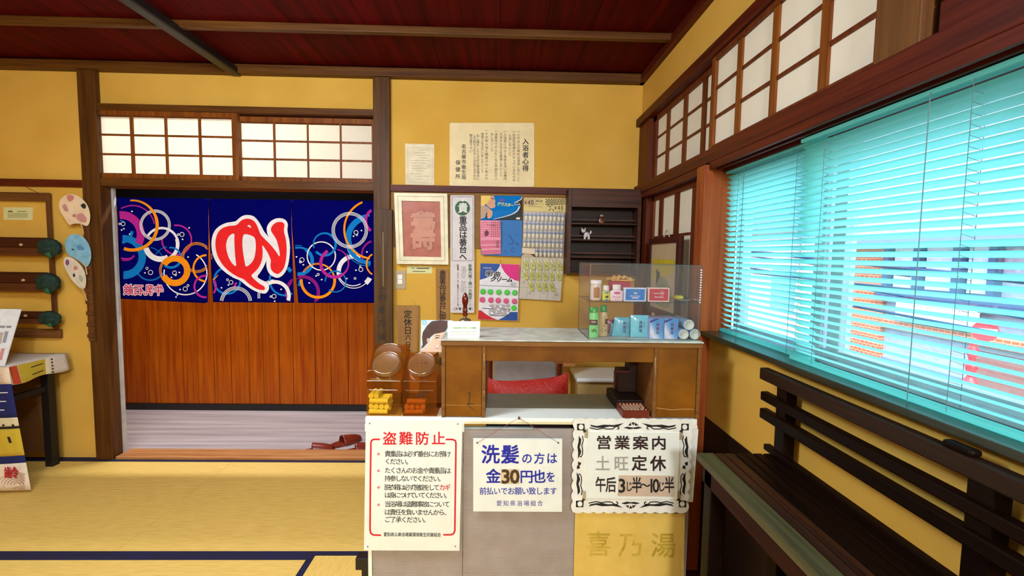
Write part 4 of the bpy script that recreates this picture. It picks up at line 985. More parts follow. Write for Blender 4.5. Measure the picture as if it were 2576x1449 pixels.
build('grommet', mb, MATS['steel_grey'], s)
build('hanging_string', MB().tube([c1, pk, c2], .0007, 5), flat('thin_red_string', (160, 90, 80)), s)

# scalloped hours sign
S8 = lambda u, v: (1420 + .28235 * u, 1040 + .2822 * v)
def scallop():
    P = []
    cor = [(95, 52), (1130, 62), (1085, 880), (75, 878)]
    cx, cy_ = 600, 465
    edge = []
    def side(a, b, n, amp, out):
        for i in range(n * 6):
            t = i / (n * 6); x, y = a[0] + (b[0] - a[0]) * t, a[1] + (b[1] - a[1]) * t
            o = amp * abs(math.sin(math.pi * n * t)); edge.append(S8(x + out[0] * o, y + out[1] * o))
    side(cor[0], cor[1], 11, 13, (0, -1)); side(cor[1], cor[2], 9, 22, (1, .0)); side(cor[2], cor[3], 11, 13, (0, 1)); side(cor[3], cor[0], 9, 18, (-1, 0))
    return edge
s = plate('opening_hours_sign', scallop(), Ys - .006, mat('pearl_plate', (240, 238, 230), .35, (226, 226, 214), scale=2), None, .005)
tag(s, 'scalloped white opening hours sign with black scrollwork border', 'sign')
inner = [S8(198, 165), S8(1025, 175), S8(1005, 765), S8(182, 755)]
plate('inner_plate', inner, Ys - .0085, wb_, s, .0025, bevel=.0006)
Yp = onY(Ys - .0066)
def mirror4(pts, cx=600, cy_=466, fx=False, fy=False): return [(2 * cx - u if fx else u, 2 * cy_ - v if fy else v) for u, v in pts]
for fx in (False, True):
    for fy in (False, True):
        mb = MB(); sx = -10 if fy else 0; d_ = -12 if (fx and fy) else 0
        def mm(pts, sh=0): return [S8(u + sx + d_ + sh, v) for u, v in mirror4(pts, 610, 464, fx, fy)]
        mb.face(pp(Yp, mm([(225, 100), (290, 112), (350, 100), (440, 104), (530, 86), (470, 122), (400, 118), (350, 128), (290, 128), (240, 118)])))
        stroke(mb, Yp, mm([(225, 128), (290, 142), (340, 132), (380, 140), (430, 138), (455, 118), (480, 116), (486, 132), (470, 142)]), 2.6)
        mb.face(pp(Yp, mm([(112, 92), (178, 92), (182, 148), (200, 155), (172, 175), (165, 152), (112, 150)])))
        mb.face(pp(Yp, mm([(128, 200), (150, 230), (145, 270), (135, 300), (150, 340), (140, 370), (118, 405), (122, 350), (115, 300), (125, 250)])))
        stroke(mb, Yp, mm([(160, 200), (168, 240), (155, 285), (162, 330), (160, 365), (148, 388), (134, 384)]), 2.4)
        mb.face(pp(Yp, mm([(120, 430), (150, 440), (140, 464), (122, 464)])))
        build('scrollwork', mb, M['ink'], s)
        mb = MB(); mb.face(pp(onY(Ys - .0072), ell(*mm([(148, 121)])[0], 6.2, 6.6, 18))); build('corner_disc', mb, MATS['pearl_plate'], s)
for fy in (False, True):
    mb = MB(); sx = -22 if fy else 0
    def mm(pts): return [S8(u + sx, v) for u, v in mirror4(pts, 610, 464, False, fy)]
    mb.face(pp(Yp, mm([(525, 128), (560, 118), (610, 126), (660, 118), (695, 128), (670, 134), (640, 140), (610, 136), (580, 142), (550, 134)])))
    mb.face(pp(Yp, mm([(565, 108), (592, 82), (596, 108)]))); mb.face(pp(Yp, mm([(630, 82), (662, 108), (624, 108)]))); mb.face(pp(Yp, mm([(598, 84), (604, 76), (611, 84), (618, 76), (626, 86), (612, 108)])))
    build('crest_print', mb, M['ink'], s)
pl = onY(Ys - .0092)
mb = MB(); text(mb, pl, '営業案内', *S8(345, 265), *S8(835, 270), 38, 34, bold=.03); text(mb, pl, '定休', *S8(662, 450), *S8(828, 452), 38, 38, bold=.03)
text(mb, pl, '午后', *S8(318, 640), *S8(410, 642), 26, 38, bold=.028); build('lettering', mb, flat('maroon_ink', (50, 24, 24)), s)
mb = MB(); text(mb, pl, '土旺', *S8(335, 452), *S8(500, 452), 36, 38, bold=.02); build('faded_lettering', mb, flat('faded_grey_ink', (164, 160, 150)), s)
plate('hours_label', [S8(482, 552), S8(980, 556), S8(972, 742), S8(473, 735)], Ys - .0096, flat('label_pink_tan', (206, 184, 160)), s, .0008)
pl = onY(Ys - .0102); mb = MB()
for ch, u, sx, sy in (('3', 512, 40, 46), ('じ', 572, 17, 26), ('半', 640, 25, 40), ('〜', 715, 26, 26), ('1', 775, 34, 46), ('0', 815, 34, 46), ('じ', 862, 17, 26), ('半', 930, 25, 40)):
    put(mb, pl, ch, *S8(u, 645 + (10 if ch == 'じ' else 0)), sx, sy, bold=.025, tight=ch in '310')
build('hours_lettering', mb, M['ink'], s)
for u, v in ((190, 170), (1030, 185), (1012, 720), (172, 720)):
    mb = MB(); mb.box(*(lambda a, b: (a.x, b.x, Ys - .0102, Ys - .0096, b.z, a.z))(at(*S8(u - 14, v - 40), 1, Ys), at(*S8(u + 14, v + 40), 1, Ys)))
    build('tape', mb, clear('tape_film', (.88, .84, .76), .05, .3), s)
s = plate('white_backing_board', [(1700, 1072), (1757, 1080), (1743, 1263), (1700, 1263)], Ys + .0002, wb_, None, .0045); tag(s, 'plain white board showing behind the right edge of the scalloped sign', 'board')
# yellow bath name board
s = plate('bath_name_board', [(1447, 1289), (1723, 1293), (1716, 1600), (1440, 1600)], Ys + .002, mat('yellow_board', (224, 192, 98), .55, (214, 180, 84)), None, .007)
tag(s, 'yellow board with faded gold characters under the scalloped sign', 'sign')
mb = MB(); text(mb, onY(Ys + .0014), '喜乃湯', *S8(292, 1175), *S8(870, 1185), 62, 62, bold=.012); build('gold_lettering', mb, mat('worn_gold_ink', (170, 138, 28), .5, (216, 184, 80), scale=1.2), s)

# ------------------------------------------------------------------ wooden hutch standing on the desk
s = thing('desk_hutch', (.25, 1.73, .778), 'brown wooden two-door hutch with a pale top on the white desk', 'cabinet')
z0, z1 = .779, 1.045; hx0, hx1 = -.207, .720
xa, xb = at(1221, 950, 1, YF).x, at(1645, 950, 1, YF).x
def ends(n, a, b, sd):
    build('side_panel', MB().box(a, a + .012, YF + .002, 1.88, z0, z1), M['desk_edge'], s); build('side_panel', MB().box(b - .012, b, YF + .002, 1.88, z0, z1), M['desk_edge'], s)
    build('back_panel', MB().box(a, b, 1.872, 1.88, z0, z1), M['desk'], s)
    build('door', MB().box(a + .013, b - .013, YF + .004, YF + .018, z0 + (.004 if n else .002), z1 - .008), M['desk'], s, bevel=.002)
ends(0, hx0, xa, 0); ends(1, xb, hx1, 1)
build('apron_rail', MB().box(xa, xb, YF + .008, YF + .022, at(1400, 911, 1, YF).z, z1 - .004), M['desk'], s, bevel=.0015)
build('catch_block', MB().box(at(1415, 915, 1, 1.63).x, at(1445, 915, 1, 1.63).x, YF + .012, YF + .04, .965, .982), M['desk_edge'], s)
build('apron_tab', MB().box(at(1395, 913, 1, YF).x, at(1468, 913, 1, YF).x, YF + .010, YF + .020, at(1400, 916, 1, YF).z, at(1400, 910, 1, YF).z), M['desk'], s)
build('edge_strip', MB().box(hx0 - .003, hx1 + .003, YF - .002, YF + .01, 1.038, 1.054), M['desk_edge'], s, bevel=.002)
build('top_board', MB().box(hx0 - .003, hx1 + .003, YF + .01, 1.885, 1.038, 1.056), M['desk_edge'], s)
build('pale_top', MB().box(hx0 - .005, hx1 + .005, YF - .003, 1.885, 1.056, 1.0605), mat('pale_marbled_top', (222, 218, 200), .3, (178, 176, 160), scale=1.6), s, bevel=.0008)
mb = MB(); pl = onY(YF + .0035); stroke(mb, pl, [(1178, 988), (1183, 990), (1180, 1005), (1181, 1015), (1176, 1018), (1196, 1035)], 2.4, 1.2); stroke(mb, pl, [(1174, 1017), (1190, 1016)], 1.4); build('dark_stain', mb, flat('stain', (40, 24, 10)), s)
mb = MB(); stroke(mb, pl, [(1650, 1026), (1665, 1028), (1690, 1031), (1720, 1029), (1745, 1030)], 1.6); stroke(mb, pl, [(1113, 1019), (1215, 1020)], .7); build('scratch', mb, flat('scratch_tan', (196, 150, 90)), s)
mb = MB(); stroke(mb, onY(YF + .0015), [(1648.5, 900), (1648, 912), (1648.6, 930), (1648, 950)], 1.8, .4); stroke(mb, onY(YF + .0015), [(1218, 890), (1217.5, 905), (1218, 925)], 1.4, .3); stroke(mb, onY(YF + .0015), [(1217, 984), (1219, 988)], 1.6); build('worn_edge', mb, flat('worn_pale', (200, 176, 136)), s)

# ------------------------------------------------------------------ clear display case on the hutch and its goods
HT = 1.0608
CY0, CY1, CX0, CX1, CZ1 = 1.632, 1.855, .318, .722, 1.33
acr = clear('acrylic', (.94, .925, .93), .012, .06, .05, .035, (210, 190, 180))  # slight diffuse share stands in for the haze of reflections on the case
s = thing('display_case', (.515, 1.745, HT), 'clear acrylic two-level display case on the hutch', 'case')
t_ = .003
build('front_panel', MB().box(CX0, CX1, CY0, CY0 + t_, HT, CZ1), acr, s); build('back_panel', MB().box(CX0, CX1, CY1 - t_, CY1, HT, CZ1), acr, s)
build('side_panel', MB().box(CX0, CX0 + t_, CY0 + t_, CY1 - t_, HT, CZ1), acr, s); build('side_panel', MB().box(CX1 - t_, CX1, CY0 + t_, CY1 - t_, HT, CZ1), acr, s)
build('top_panel', MB().box(CX0, CX1, CY0, CY1, CZ1, CZ1 + t_), acr, s)
ZS = at(1600, 759, 1, CY0 + .02).z
build('shelf', MB().box(CX0 + t_, CX1 - t_, CY0 + t_, CY1 - t_, ZS - .003, ZS), acr, s)
edge = clear('acrylic_edge', (.62, .60, .60), .10, .25, .1); mb = MB()
for x in (CX0, CX1):
    for y in (CY0, CY1): mb.box(x - .0012, x + .0012, y - .0012, y + .0012, HT, CZ1 + t_)
for y in (CY0, CY1):
    for z in (HT + .001, ZS, CZ1 + t_): mb.box(CX0, CX1, y - .001, y + .001, z - .0012, z + .0008)
for x in (CX0, CX1):
    for z in (HT + .001, CZ1 + t_): mb.box(x - .001, x + .001, CY0, CY1, z - .0012, z + .0008)
build('polished_edge', mb, edge, s)
mb = MB()
for k in range(14): mb.cyl((CX1 - .004, CY0 - .001, 1.20 + k * .009), (CX1 - .004, CY0 - .004, 1.20 + k * .009), .0028, n=8)
build('bead_strip', mb, flat('pearl_bead', (228, 226, 230), .25), s)

Q3 = lambda u, v: (1440 + .1656 * u, 640 + .1656 * v)
def R3(u0, v0, u1, v1, Y): return wrect(Y, *Q3(u0, v0), *Q3(u1, v1))
SH = ZS + .0006; BT = HT + .0006
def bottle(name, u0, u1, vtop, vneck, Y, zb, body_m, cap_m, label, cat, shape='round', capw=.62, cu=None, flatn=.6):
    x0, x1, _, zt = R3(u0, vtop, u1, 700, Y); zn = at(*Q3((u0 + u1) / 2, vneck), 1, Y).z; zt = at(*Q3((u0 + u1) / 2, vtop), 1, Y).z
    cx = (x0 + x1) / 2; r = (x1 - x0) / 2; o = thing(name, (cx, Y, zb), label, cat)
    H = zn - zb; c_ = (cx, Y, zb)
    build('body', MB().lathe([(r * .9, 0), (r, .004), (r, H * .78), (r * .92, H * .88), (r * capw * .9, H)], c_, n=24, sy=flatn), body_m, o)
    build('cap', MB().lathe([(r * capw, H), (r * capw, H + (zt - zn) * .9), (r * capw * .85, zt - zb)], c_, n=22, sy=1 if flatn > .9 else min(1, flatn * 1.3)), cap_m, o)
    return o, cx, r, H
wpl = flat('white_plastic', (240, 234, 226), .35)
Yq = 1.70
o, cx, r, H = bottle('cream_jar', 270, 440, 388, 445, Yq, SH, flat('milky_jar', (228, 216, 196), .3), wpl, 'white screw-lid jar with a tan label on the upper case shelf', 'jar', capw=1.02, flatn=1)
build('label', MB().grid(lambda u, v: (cx + (r + .0006) * math.sin((u - .5) * 1.1), Yq - (r + .0006) * math.cos((u - .5) * 1.1), SH + H * (.14 + .64 * v)), 8, 1), flat('tan_label', (182, 122, 78)), o)
mb = MB()
for k, ch in enumerate('クリーム'): put(mb, lambda x, y: (cx + x, Yq - r - .0012, SH + H * .5 - y), ch, 0, -.017 + k * .0105, .009, bold=.03)
build('label_lettering', mb, flat('label_brown', (110, 62, 34)), o)
o, cx, r, H = bottle('oil_bottle', 452, 568, 470, 545, 1.68, SH, mat('pale_oil', (206, 200, 130), .15), wpl, 'tiny bottle with a yellow label and white cap beside the jar', 'bottle', capw=.75, flatn=.7)
build('label', MB().grid(lambda u, v: (cx + (r + .0006) * math.sin((u - .5) * 2.2), 1.68 - .7 * (r + .0006) * math.cos((u - .5) * 2.2), SH + H * (.05 + .68 * v)), 10, 1), flat('bright_yellow_label', (222, 220, 40)), o)
mb = MB(); P = lambda x, y: (cx + x, 1.68 - .7 * r - .0014, SH + H * .42 + y); mb.face([P(*p) for p in ((-.007, .004), (-.002, -.001), (.003, .004), (.007, .001), (.004, -.006), (-.004, -.004))]); build('label_bird', mb, M['ink'], o)
mb = MB(); mb.face([P(x, y) for x, y in ell(0, .013, .006, .003, 14)]); mb.face([P(x, y) for x, y in ell(0, -.013, .006, .004, 14)]); build('label_blue_marks', mb, flat('label_blue', (60, 130, 190)), o)
o, cx, r, H = bottle('powder_bottle', 570, 768, 458, 535, 1.672, SH, flat('powder_white', (240, 226, 228), .35), wpl, 'white powder bottle with pink oval mark in front of the basket', 'bottle', capw=.62, flatn=.45)
mb = MB(); P = lambda x, y: (cx + x, 1.672 - .45 * r - .0012, SH + H * .58 + y); mb.face([P(x, y) for x, y in ell(0, .006, .0125, .0048, 22)]); text(mb, lambda x, y: P(x, -y), 'Baby Powder', -.014, .008, .014, .008, .006); ring(mb, lambda x, y: P(x, -y), 0, .018, .006, .0012); build('pink_print', mb, flat('rose_print', (226, 92, 132)), o)
# basket with wrapped goods
x0, x1, _, zt = R3(565, 405, 872, 700, 1.76)
o = thing('pink_basket', ((x0 + x1) / 2, 1.77, SH), 'ribbed raspberry pink basket behind the powder bottle', 'basket')
mb = MB(); bm = flat('raspberry_plastic', (190, 44, 76), .4)
hh = zt - SH
for k in range(9): mb.box(x0 + .001, x1 - .001, 1.745, 1.800, SH + hh * k / 9, SH + hh * (k + .7) / 9)
build('ribbed_wall', mb, bm, o); build('liner', MB().box(x0 + .003, x1 - .003, 1.747, 1.798, SH, zt - .002), flat('raspberry_dark', (160, 30, 62)), o)
xw0, xw1, zb_, zt_ = R3(520, 300, 930, 420, 1.77)
o = thing('wrapped_bundle', ((x0 + x1) / 2, 1.772, zt), 'crumpled tan and orange paper bundle on top of the pink basket', 'paper')
def crump(u, v):
    x = xw0 + (xw1 - xw0) * u; y = 1.742 + .06 * v
    e = min(u, 1 - u) * 2
    z = zt + .001 + (zt_ - zt) * (.35 + .65 * min(1, e * 1.6)) * (.55 + .45 * math.sin(u * 23 + v * 5) * math.cos(u * 9 - v * 7)) * (.6 + .4 * math.sin(math.pi * v))
    return (x, y, z)
build('wrapping', MB().grid(crump, 14, 6, False), mat('tan_wrapping', (226, 186, 112), .4, (208, 158, 76), scale=2), o, solid=.0015)
build('cellophane_edge', MB().box(xw0 + .012, xw1 - .012, 1.746, 1.795, zt + .0005, zt + .007), flat('orange_wrap', (232, 160, 60), .35), o)
# soap boxes
def boxthing(name, u0, v0, u1, v1, Y, dep, zb, face_m, side_m, label, cat='box', inset=.03):
    x0, x1, _, zt = R3(u0, v0, u1, v1, Y); o = thing(name, ((x0 + x1) / 2, Y + dep / 2, zb), label, cat)
    build('carton', MB().box(x0, x1, Y, Y + dep, zb, zt), side_m, o, bevel=.0008)
    i = (x1 - x0) * inset; 
    build('front_print', MB().box(x0 + i, x1 - i, Y - .0004, Y, zb + i, zt - i), face_m, o)
    return o, x0, x1, zb, zt
o, x0, x1, zb, zt = boxthing('soap_box', 790, 508, 1118, 718, 1.655, .03, SH, flat('soap_blue', (6, 118, 204)), flat('soap_box_white', (224, 232, 244)), 'blue and white soap carton standing on the upper case shelf', inset=.055)
def cow(mb, pl, cx, cy_, s_):
    mb.face([pl(cx + x * s_, cy_ + y * s_) for x, y in ((-1.6, -.2), (-1.1, -.9), (-.6, -.5), (.2, -.6), (1.2, -.7), (1.7, -.1), (1.4, .3), (1.5, 1.1), (1.1, 1.1), (.9, .4), (-.2, .4), (-.5, 1.0), (-.9, 1.0), (-.8, .2), (-1.2, .1))])
cxm = (x0 + x1) / 2; P = lambda x, y: (cxm + x, 1.6542, (zb + zt) / 2 - y)
mb = MB(); cow(mb, P, 0, -.0055, .0042); text(mb, P, 'BeautySoap', -.0165, .0045, .0165, .0045, .0085, skew=.3); text(mb, P, '牛乳石', -.012, -.0135, .012, -.0135, .004); mb.face([P(x, y) for x, y in ((-.013, .0115), (0, .0095), (.013, .0115), (.011, .0145), (0, .013), (-.011, .0145))]); build('white_print', mb, WHT, o)
o, x0, x1, zb, zt = boxthing('soap_box', 1152, 508, 1472, 718, 1.655, .03, SH, flat('soap_red', (196, 16, 44)), flat('soap_box_cream', (244, 214, 206)), 'crimson soap carton with a cow mark right of the blue one', inset=.05)
cxm2 = (x0 + x1) / 2; P2 = lambda x, y: (cxm2 + x, 1.6542, (zb + zt) / 2 - y)
mb = MB(); cow(mb, P2, .011, -.006, .0036); ring(mb, P2, .011, -.006, .0085, .0007); text(mb, P2, 'COW BRAND', -.0185, -.005, -.001, -.005, .0052, bold=.02); text(mb, P2, 'BeautySoap', -.0125, .0075, .0165, .0075, .0085, skew=.3); build('white_print', mb, flat('pale_pink_print', (248, 222, 220)), o)
# yellow ring on a small tray
x0, x1, z_, _ = R3(1490, 640, 1900, 720, 1.69)
o = thing('small_tray', ((x0 + x1) / 2, 1.69, SH), 'low grey dish at the right end of the upper case shelf', 'dish')
build('dish', MB().lathe([(.020, 0), (.028, .003), (.031, .008), (.0285, .008), (.024, .004), (.001, .003)], ((x0 + x1) / 2 - .004, 1.69, SH), n=24, sy=.8), flat('dull_grey_plastic', (120, 112, 106), .35), o)
build('silver_clip', MB().tube([(x1 - .022, 1.672, SH + .008), (x1 - .012, 1.668, SH + .009), (x1 - .006, 1.670, SH + .004), (x1 - .002, 1.672, SH + .002)], .0022, 8), M['chrome'], o)
xs_ = at(*Q3(1610, 640), 1, 1.69).x
o = build('yellow_soap', MB().lathe([(.014, 0), (.018, .004), (.016, .010), (.010, .0135), (.001, .014)], (xs_, 1.69, SH + .0085), n=18, sx=1.1), mat('glossy_yellow', (214, 206, 30), .12), None); tag(o, 'glossy yellow soap lying on the grey dish', 'soap')

# lower level
Yq = 1.672
o, cx, r, H = bottle('shampoo_bottle', 255, 408, 800, 880, Yq, BT, mat('green_shampoo', (110, 208, 112), .25, (140, 226, 150), scale=.8), flat('green_cap_plastic', (20, 160, 60), .25), 'green shampoo bottle with a domed green cap', 'bottle', capw=.86, flatn=.6)
build('brown_label', MB().grid(lambda u, v: (cx + (r + .0006) * math.sin((u - .5) * 1.9 - .2), Yq - .6 * (r + .0006) * math.cos((u - .5) * 1.9 - .2), BT + H * (.50 + .22 * v)), 10, 1), flat('label_dark_brown', (92, 48, 26)), o)
mb = MB(); text(mb, lambda x, y: (cx + x, Yq - .6 * r - .0016, BT + H * .63 - y), 'せきけん', -.009, 0, .005, 0, .0055, bold=.03); build('label_lettering', mb, wpl, o)
mb = MB(); pl_ = lambda x, y: (cx + x, Yq - .6 * r - .0014, BT + H * .33 - y)
for a in range(6): mb.face([pl_(x, y) for x, y in ell((a - 2.5) * .0032, abs(a - 2.5) * .0016 + (a % 2) * .004, .0022, .0048, 10, .4)])
build('leaf_print', mb, flat('leaf_green', (60, 140, 50)), o)
o, cx, r, H = bottle('rinse_bottle', 413, 542, 772, 872, Yq + .028, BT, flat('cream_bottle', (216, 188, 138), .3), flat('deep_green_cap', (16, 140, 54), .25), 'cream coloured rinse bottle with a green cylinder cap behind the green one', 'bottle', capw=.8, flatn=.7)
build('brown_label', MB().grid(lambda u, v: (cx + (r + .0006) * math.sin(u * .9 + .25), Yq + .028 - .7 * (r + .0006) * math.cos(u * .9 + .25), BT + H * (.50 + .22 * v)), 8, 1), MATS['label_dark_brown'], o)
mb = MB(); pl_ = lambda x, y: (cx + x, Yq + .028 - .7 * r - .0014, BT + H * .28 - y); ring(mb, pl_, 0, -.008, .0065, .0018, 20, 160); ring(mb, pl_, -.004, .002, .005, .0016, 60, 300); build('swirl_print', mb, flat('swirl_brown', (120, 84, 50)), o)
mb = MB(); mb.face([pl_(x, y) for x, y in ell(.006, .002, .002, .006, 10)]); build('leaf_print', mb, MATS['leaf_green'], o)
def pouch(name, pts, Y, m, label, th=.018, txt=None, cat='packet', lm=None):
    P = [at(*Q3(u, v), 1, Y) for u, v in pts]; cx = sum(p.x for p in P) / 4; zb = min(p.z for p in P)
    dz = BT - zb; o = thing(name, (cx, Y + th / 2, BT), label, cat)
    a, b, c_, d = P
    def fn(u, v, sgn):
        top = a.lerp(b, u); bot = d.lerp(c_, u); p = top.lerp(bot, v)
        k = (math.sin(math.pi * u) ** .6) * (math.sin(math.pi * min(1, v * 1.05)) ** .5 if v < .95 else .0)
        cr = .0016 * math.sin(u * 31 + v * 13) * math.sin(v * 23)
        return (p.x, Y + th / 2 - sgn * (th / 2 * k + cr + .0004), p.z + dz * v)
    mb = MB(); mb.grid(lambda u, v: fn(u, v, 1), 12, 14); mb.grid(lambda u, v: fn(1 - u, v, -1), 12, 14)
    build('pouch_body', mb, m, o)
    build('top_seal', MB().ext([(a.x, Y + th / 2, a.z - .008), (b.x, Y + th / 2, b.z - .008), (b.x, Y + th / 2, b.z), (a.x, Y + th / 2, a.z)], (0, .001, 0)), lm or m, o)
    if txt:
        mb = MB(); zc = (a.z + d.z) / 2; xc = (a.x + b.x) / 2 + .002
        for k, ch in enumerate(txt): put(mb, lambda x, y: (xc + x, Y - .0022, zc - y), ch, 0, -.018 + k * .015, .0125, bold=.03)
        for k in range(5): put(mb, lambda x, y: (xc + x, Y - .0022, zc - y), 'の塩浴用湯'[k], .0135, -.022 + k * .005, .0045)
        build('lettering', mb, flat('dusky_blue_ink', (70, 104, 150)), o)
    return o
cy1 = mat('cyan_film', (120, 206, 222), .2, (96, 184, 206), scale=1.5); cy2 = mat('light_cyan_film', (140, 224, 236), .18, (112, 206, 224), scale=1.5)
pouch('pink_packet', [(500, 985), (650, 1000), (660, 1230), (540, 1240)], 1.745, flat('mauve_film', (150, 84, 100), .3), 'dull pink packet behind the cyan pouches in the case', .012)
pouch('bath_salt_pouch', [(590, 1045), (665, 1045), (668, 1265), (570, 1265)], 1.712, cy1, 'small cyan bath salt pouch partly hidden at the left', .014)
pouch('bath_salt_pouch', [(655, 958), (918, 962), (885, 1280), (600, 1275)], 1.69, cy1, 'leaning flat-topped cyan bath salt pouch left of the tallest one', .018, '美麗塩')
pouch('bath_salt_pouch', [(895, 925), (1165, 930), (1170, 1295), (890, 1290)], 1.672, cy2, 'tallest light cyan bath salt pouch in the middle', .02, '美麗塩', lm=flat('cyan_seal', (112, 212, 232), .2))
for k, (u0, u1, lab) in enumerate(((1177, 1388, 'blue and white bath salt carton next to the tallest pouch'), (1397, 1605, 'blue and white bath salt carton next to the white rolls'))):
    m = bpy.data.materials.get('diag_blue')
    if not m:
        m = mat('diag_blue', (120, 178, 226), .4); n = m.node_tree.nodes; L = m.node_tree.links
        tc = n.new('ShaderNodeTexCoord'); mp = n.new('ShaderNodeMapping'); gr = n.new('ShaderNodeTexGradient'); cr = n.new('ShaderNodeValToRGB')
        L.new(tc.outputs['Generated'], mp.inputs[0]); mp.inputs['Rotation'].default_value = (0, .75, 0); mp.inputs['Scale'].default_value = (.9, 1, .9); mp.inputs['Location'].default_value = (.15, 0, .1)
        L.new(mp.outputs[0], gr.inputs[0]); L.new(gr.outputs[0], cr.inputs[0]); L.new(cr.outputs[0], n['Principled BSDF'].inputs['Base Color'])
        E_ = cr.color_ramp.elements; E_[0].position = .1; E_[0].color = C(120, 190, 232); E_[1].position = .95; E_[1].color = C(70, 150, 214)
        e = E_.new(.45); e.color = C(236, 236, 246); e = E_.new(.72); e.color = C(110, 176, 228)
    o, x0, x1, zb, zt = boxthing('bath_salt_box', u0, 975, u1, 1298, 1.655, .09, BT, m, flat('box_lilac', (176, 178, 214)), lab, inset=.0)
    cxm = (x0 + x1) / 2; zc = (zb + zt) / 2
    P = lambda x, y, cxm=cxm, zc=zc: (cxm + x, 1.6540, zc - y)
    mb = MB()
    for i, ch in enumerate('美麗塩'): put(mb, P, ch, .002, -.014 + i * .0145, .0115, bold=.03)
    for i, ch in enumerate('マッサージ用'): put(mb, P, ch, -.0075, .002 + i * .004, .0038)
    build('lettering', mb, flat('slate_ink', (70, 84, 130)), o)
    mb = MB()
    for i, ch in enumerate('薬用入浴剤'): put(mb, P, ch, .0115, -.019 + i * .0052, .0055, bold=.02)
    build('pink_lettering', mb, flat('rosy_ink', (210, 130, 170)), o)
    w2 = (x1 - x0) / 2; h2 = (zt - zb) / 2
    build('corner_flash', MB().face([P(*p) for p in ((-w2, -h2 + .008), (-w2 + .020, -h2), (w2 * .35, -h2), (-w2, -h2 + .0165))]), flat('navy_flash', (40, 56, 150)), o)
for u, v, rr, lab in ((1690, 1215, 80, 'white roll in blue wrap, bottom left of the three'), (1862, 1215, 82, 'white roll in blue wrap, bottom right of the three'), (1772, 1062, 82, 'white roll in blue wrap, on top of the other two')):
    Y = 1.644; c_ = at(*Q3(u, v), 1, Y); r = rr * .1656 / F_PX * Y
    if v > 1100: c_.z = BT + r
    else: c_.z = BT + r + .0345
    o = thing('wrapped_roll', (c_.x, Y + .06, c_.z - r), lab, 'roll', 'wrapped rolls in the display case')
    build('wrap', MB().cyl((c_.x, Y, c_.z), (c_.x, Y + .12, c_.z), r, n=28), mat('roll_blue_wrap', (120, 170, 206), .35, (150, 190, 216)), o)
    build('white_end', MB().lathe([(r * .96, 0), (r * .94, .002), (r * .80, .003), (r * .76, .0015), (r * .01, .0015)], (c_.x, Y, c_.z), (0, -1, 0), 26), mat('paper_end', (222, 228, 214), .6), o)

# ------------------------------------------------------------------ amber candy jars at the left end
amb = clear('amber_plastic', (.88, .70, .47), .03, .08, .10, .06, (214, 130, 50)); amb_y = clear('amber_light', (.95, .85, .64), .03, .08, .10, .05, (220, 140, 50)); amb_l = clear('amber_lid', (.95, .88, .74), .05, .25, .2, .22, (190, 140, 84)); ambe = clear('amber_edge', (.95, .72, .46), .45, .12)
def jar(x0, x1, Y, zb, label, amb=None, mark=None, lid_mark=None):
    amb = amb or MATS['amber_plastic']
    o = thing('candy_jar', ((x0 + x1) / 2, Y + .07, zb), label, 'jar', 'amber slant-lidded jars on the desk')
    W = x1 - x0; yb = Y + .135; zf = zb + .128; zt = zb + .205
    prof = [(Y, zb), (Y, zf - .006), (Y + .004, zf), (yb - .035, zt), (yb, zt), (yb, zb)]
    n = len(prof); t = .0022
    for side, sx in ((0, x0), (1, x1 - t)): build('side_wall', MB().ext([(sx, y, z) for y, z in prof], (t, 0, 0)), amb, o)
    build('front_wall', MB().box(x0 + t, x1 - t, Y, Y + t, zb, zf), amb, o, bevel=.001); build('back_wall', MB().box(x0 + t, x1 - t, yb - t, yb, zb, zt), amb, o); build('base', MB().box(x0 + t, x1 - t, Y + t, yb - t, zb, zb + .003), amb, o)
    nv = Vector((0, -(zt - zf), (yb - .035 - Y))).normalized(); dv = Vector((0, yb - .039 - Y, zt - zf))
    build('slanted_top', MB().ext([Vector((x0 + t, Y + .003, zf)), Vector((x1 - t, Y + .003, zf)), Vector((x1 - t, Y + .003, zf)) + dv, Vector((x0 + t, Y + .003, zf)) + dv], nv * -.002), amb, o)
    c_ = Vector(((x0 + x1) / 2, Y + .003, zf)) + dv * .52; R_ = W * .40
    build('neck', MB().lathe([(R_ * .93, 0), (R_ * .93, .006)], c_, nv, 36), amb, o)
    build('lid', MB().lathe([(R_ * 1.04, .004), (R_ * 1.06, .018), (R_ * .98, .022), (R_ * .88, .0195), (R_ * .01, .0195)], c_, nv, 36), amb_l, o)
    mb = MB(); 
    pts = [c_ + nv * .021 + (Vector((1, 0, 0)) * math.cos(a * math.pi / 18) + nv.cross(Vector((1, 0, 0))) * math.sin(a * math.pi / 18)) * R_ * 1.0 for a in range(37)]
    mb.tube(pts, .0022, 6); build('lid_rim', mb, ambe, o)
    mb = MB(); mb.cyl((x0 + .012, Y - .0006, zb + .095), (x1 - .012, Y - .0006, zb + .095), .0018, n=8); mb.cyl((x0 + .004, Y, zf), (x1 - .004, Y, zf), .002, n=8); build('moulded_rib', mb, ambe, o)
    if mark:
        mb = MB(); text(mb, lambda x, y: ((x0 + x1) / 2 + x, Y - .0008, zb + .078 - y), mark, -.008, 0, .014, -.0015, .017, bold=.03, skew=.2); build('marker_lettering', mb, flat('marker_brown', (70, 32, 14)), o)
    if lid_mark:
        ex = Vector((1, 0, 0)); ey = nv.cross(ex)
        mb = MB(); text(mb, lambda x, y: c_ + nv * .0205 + ex * x - ey * y * 1, lid_mark, -.014, 0, .014, 0, .012, bold=.02); build('lid_lettering', mb, flat('lid_brown', (90, 50, 22)), o)
    return o
zb = .7785
XJ = lambda x, Y: at(x, 1010, 1, Y).x
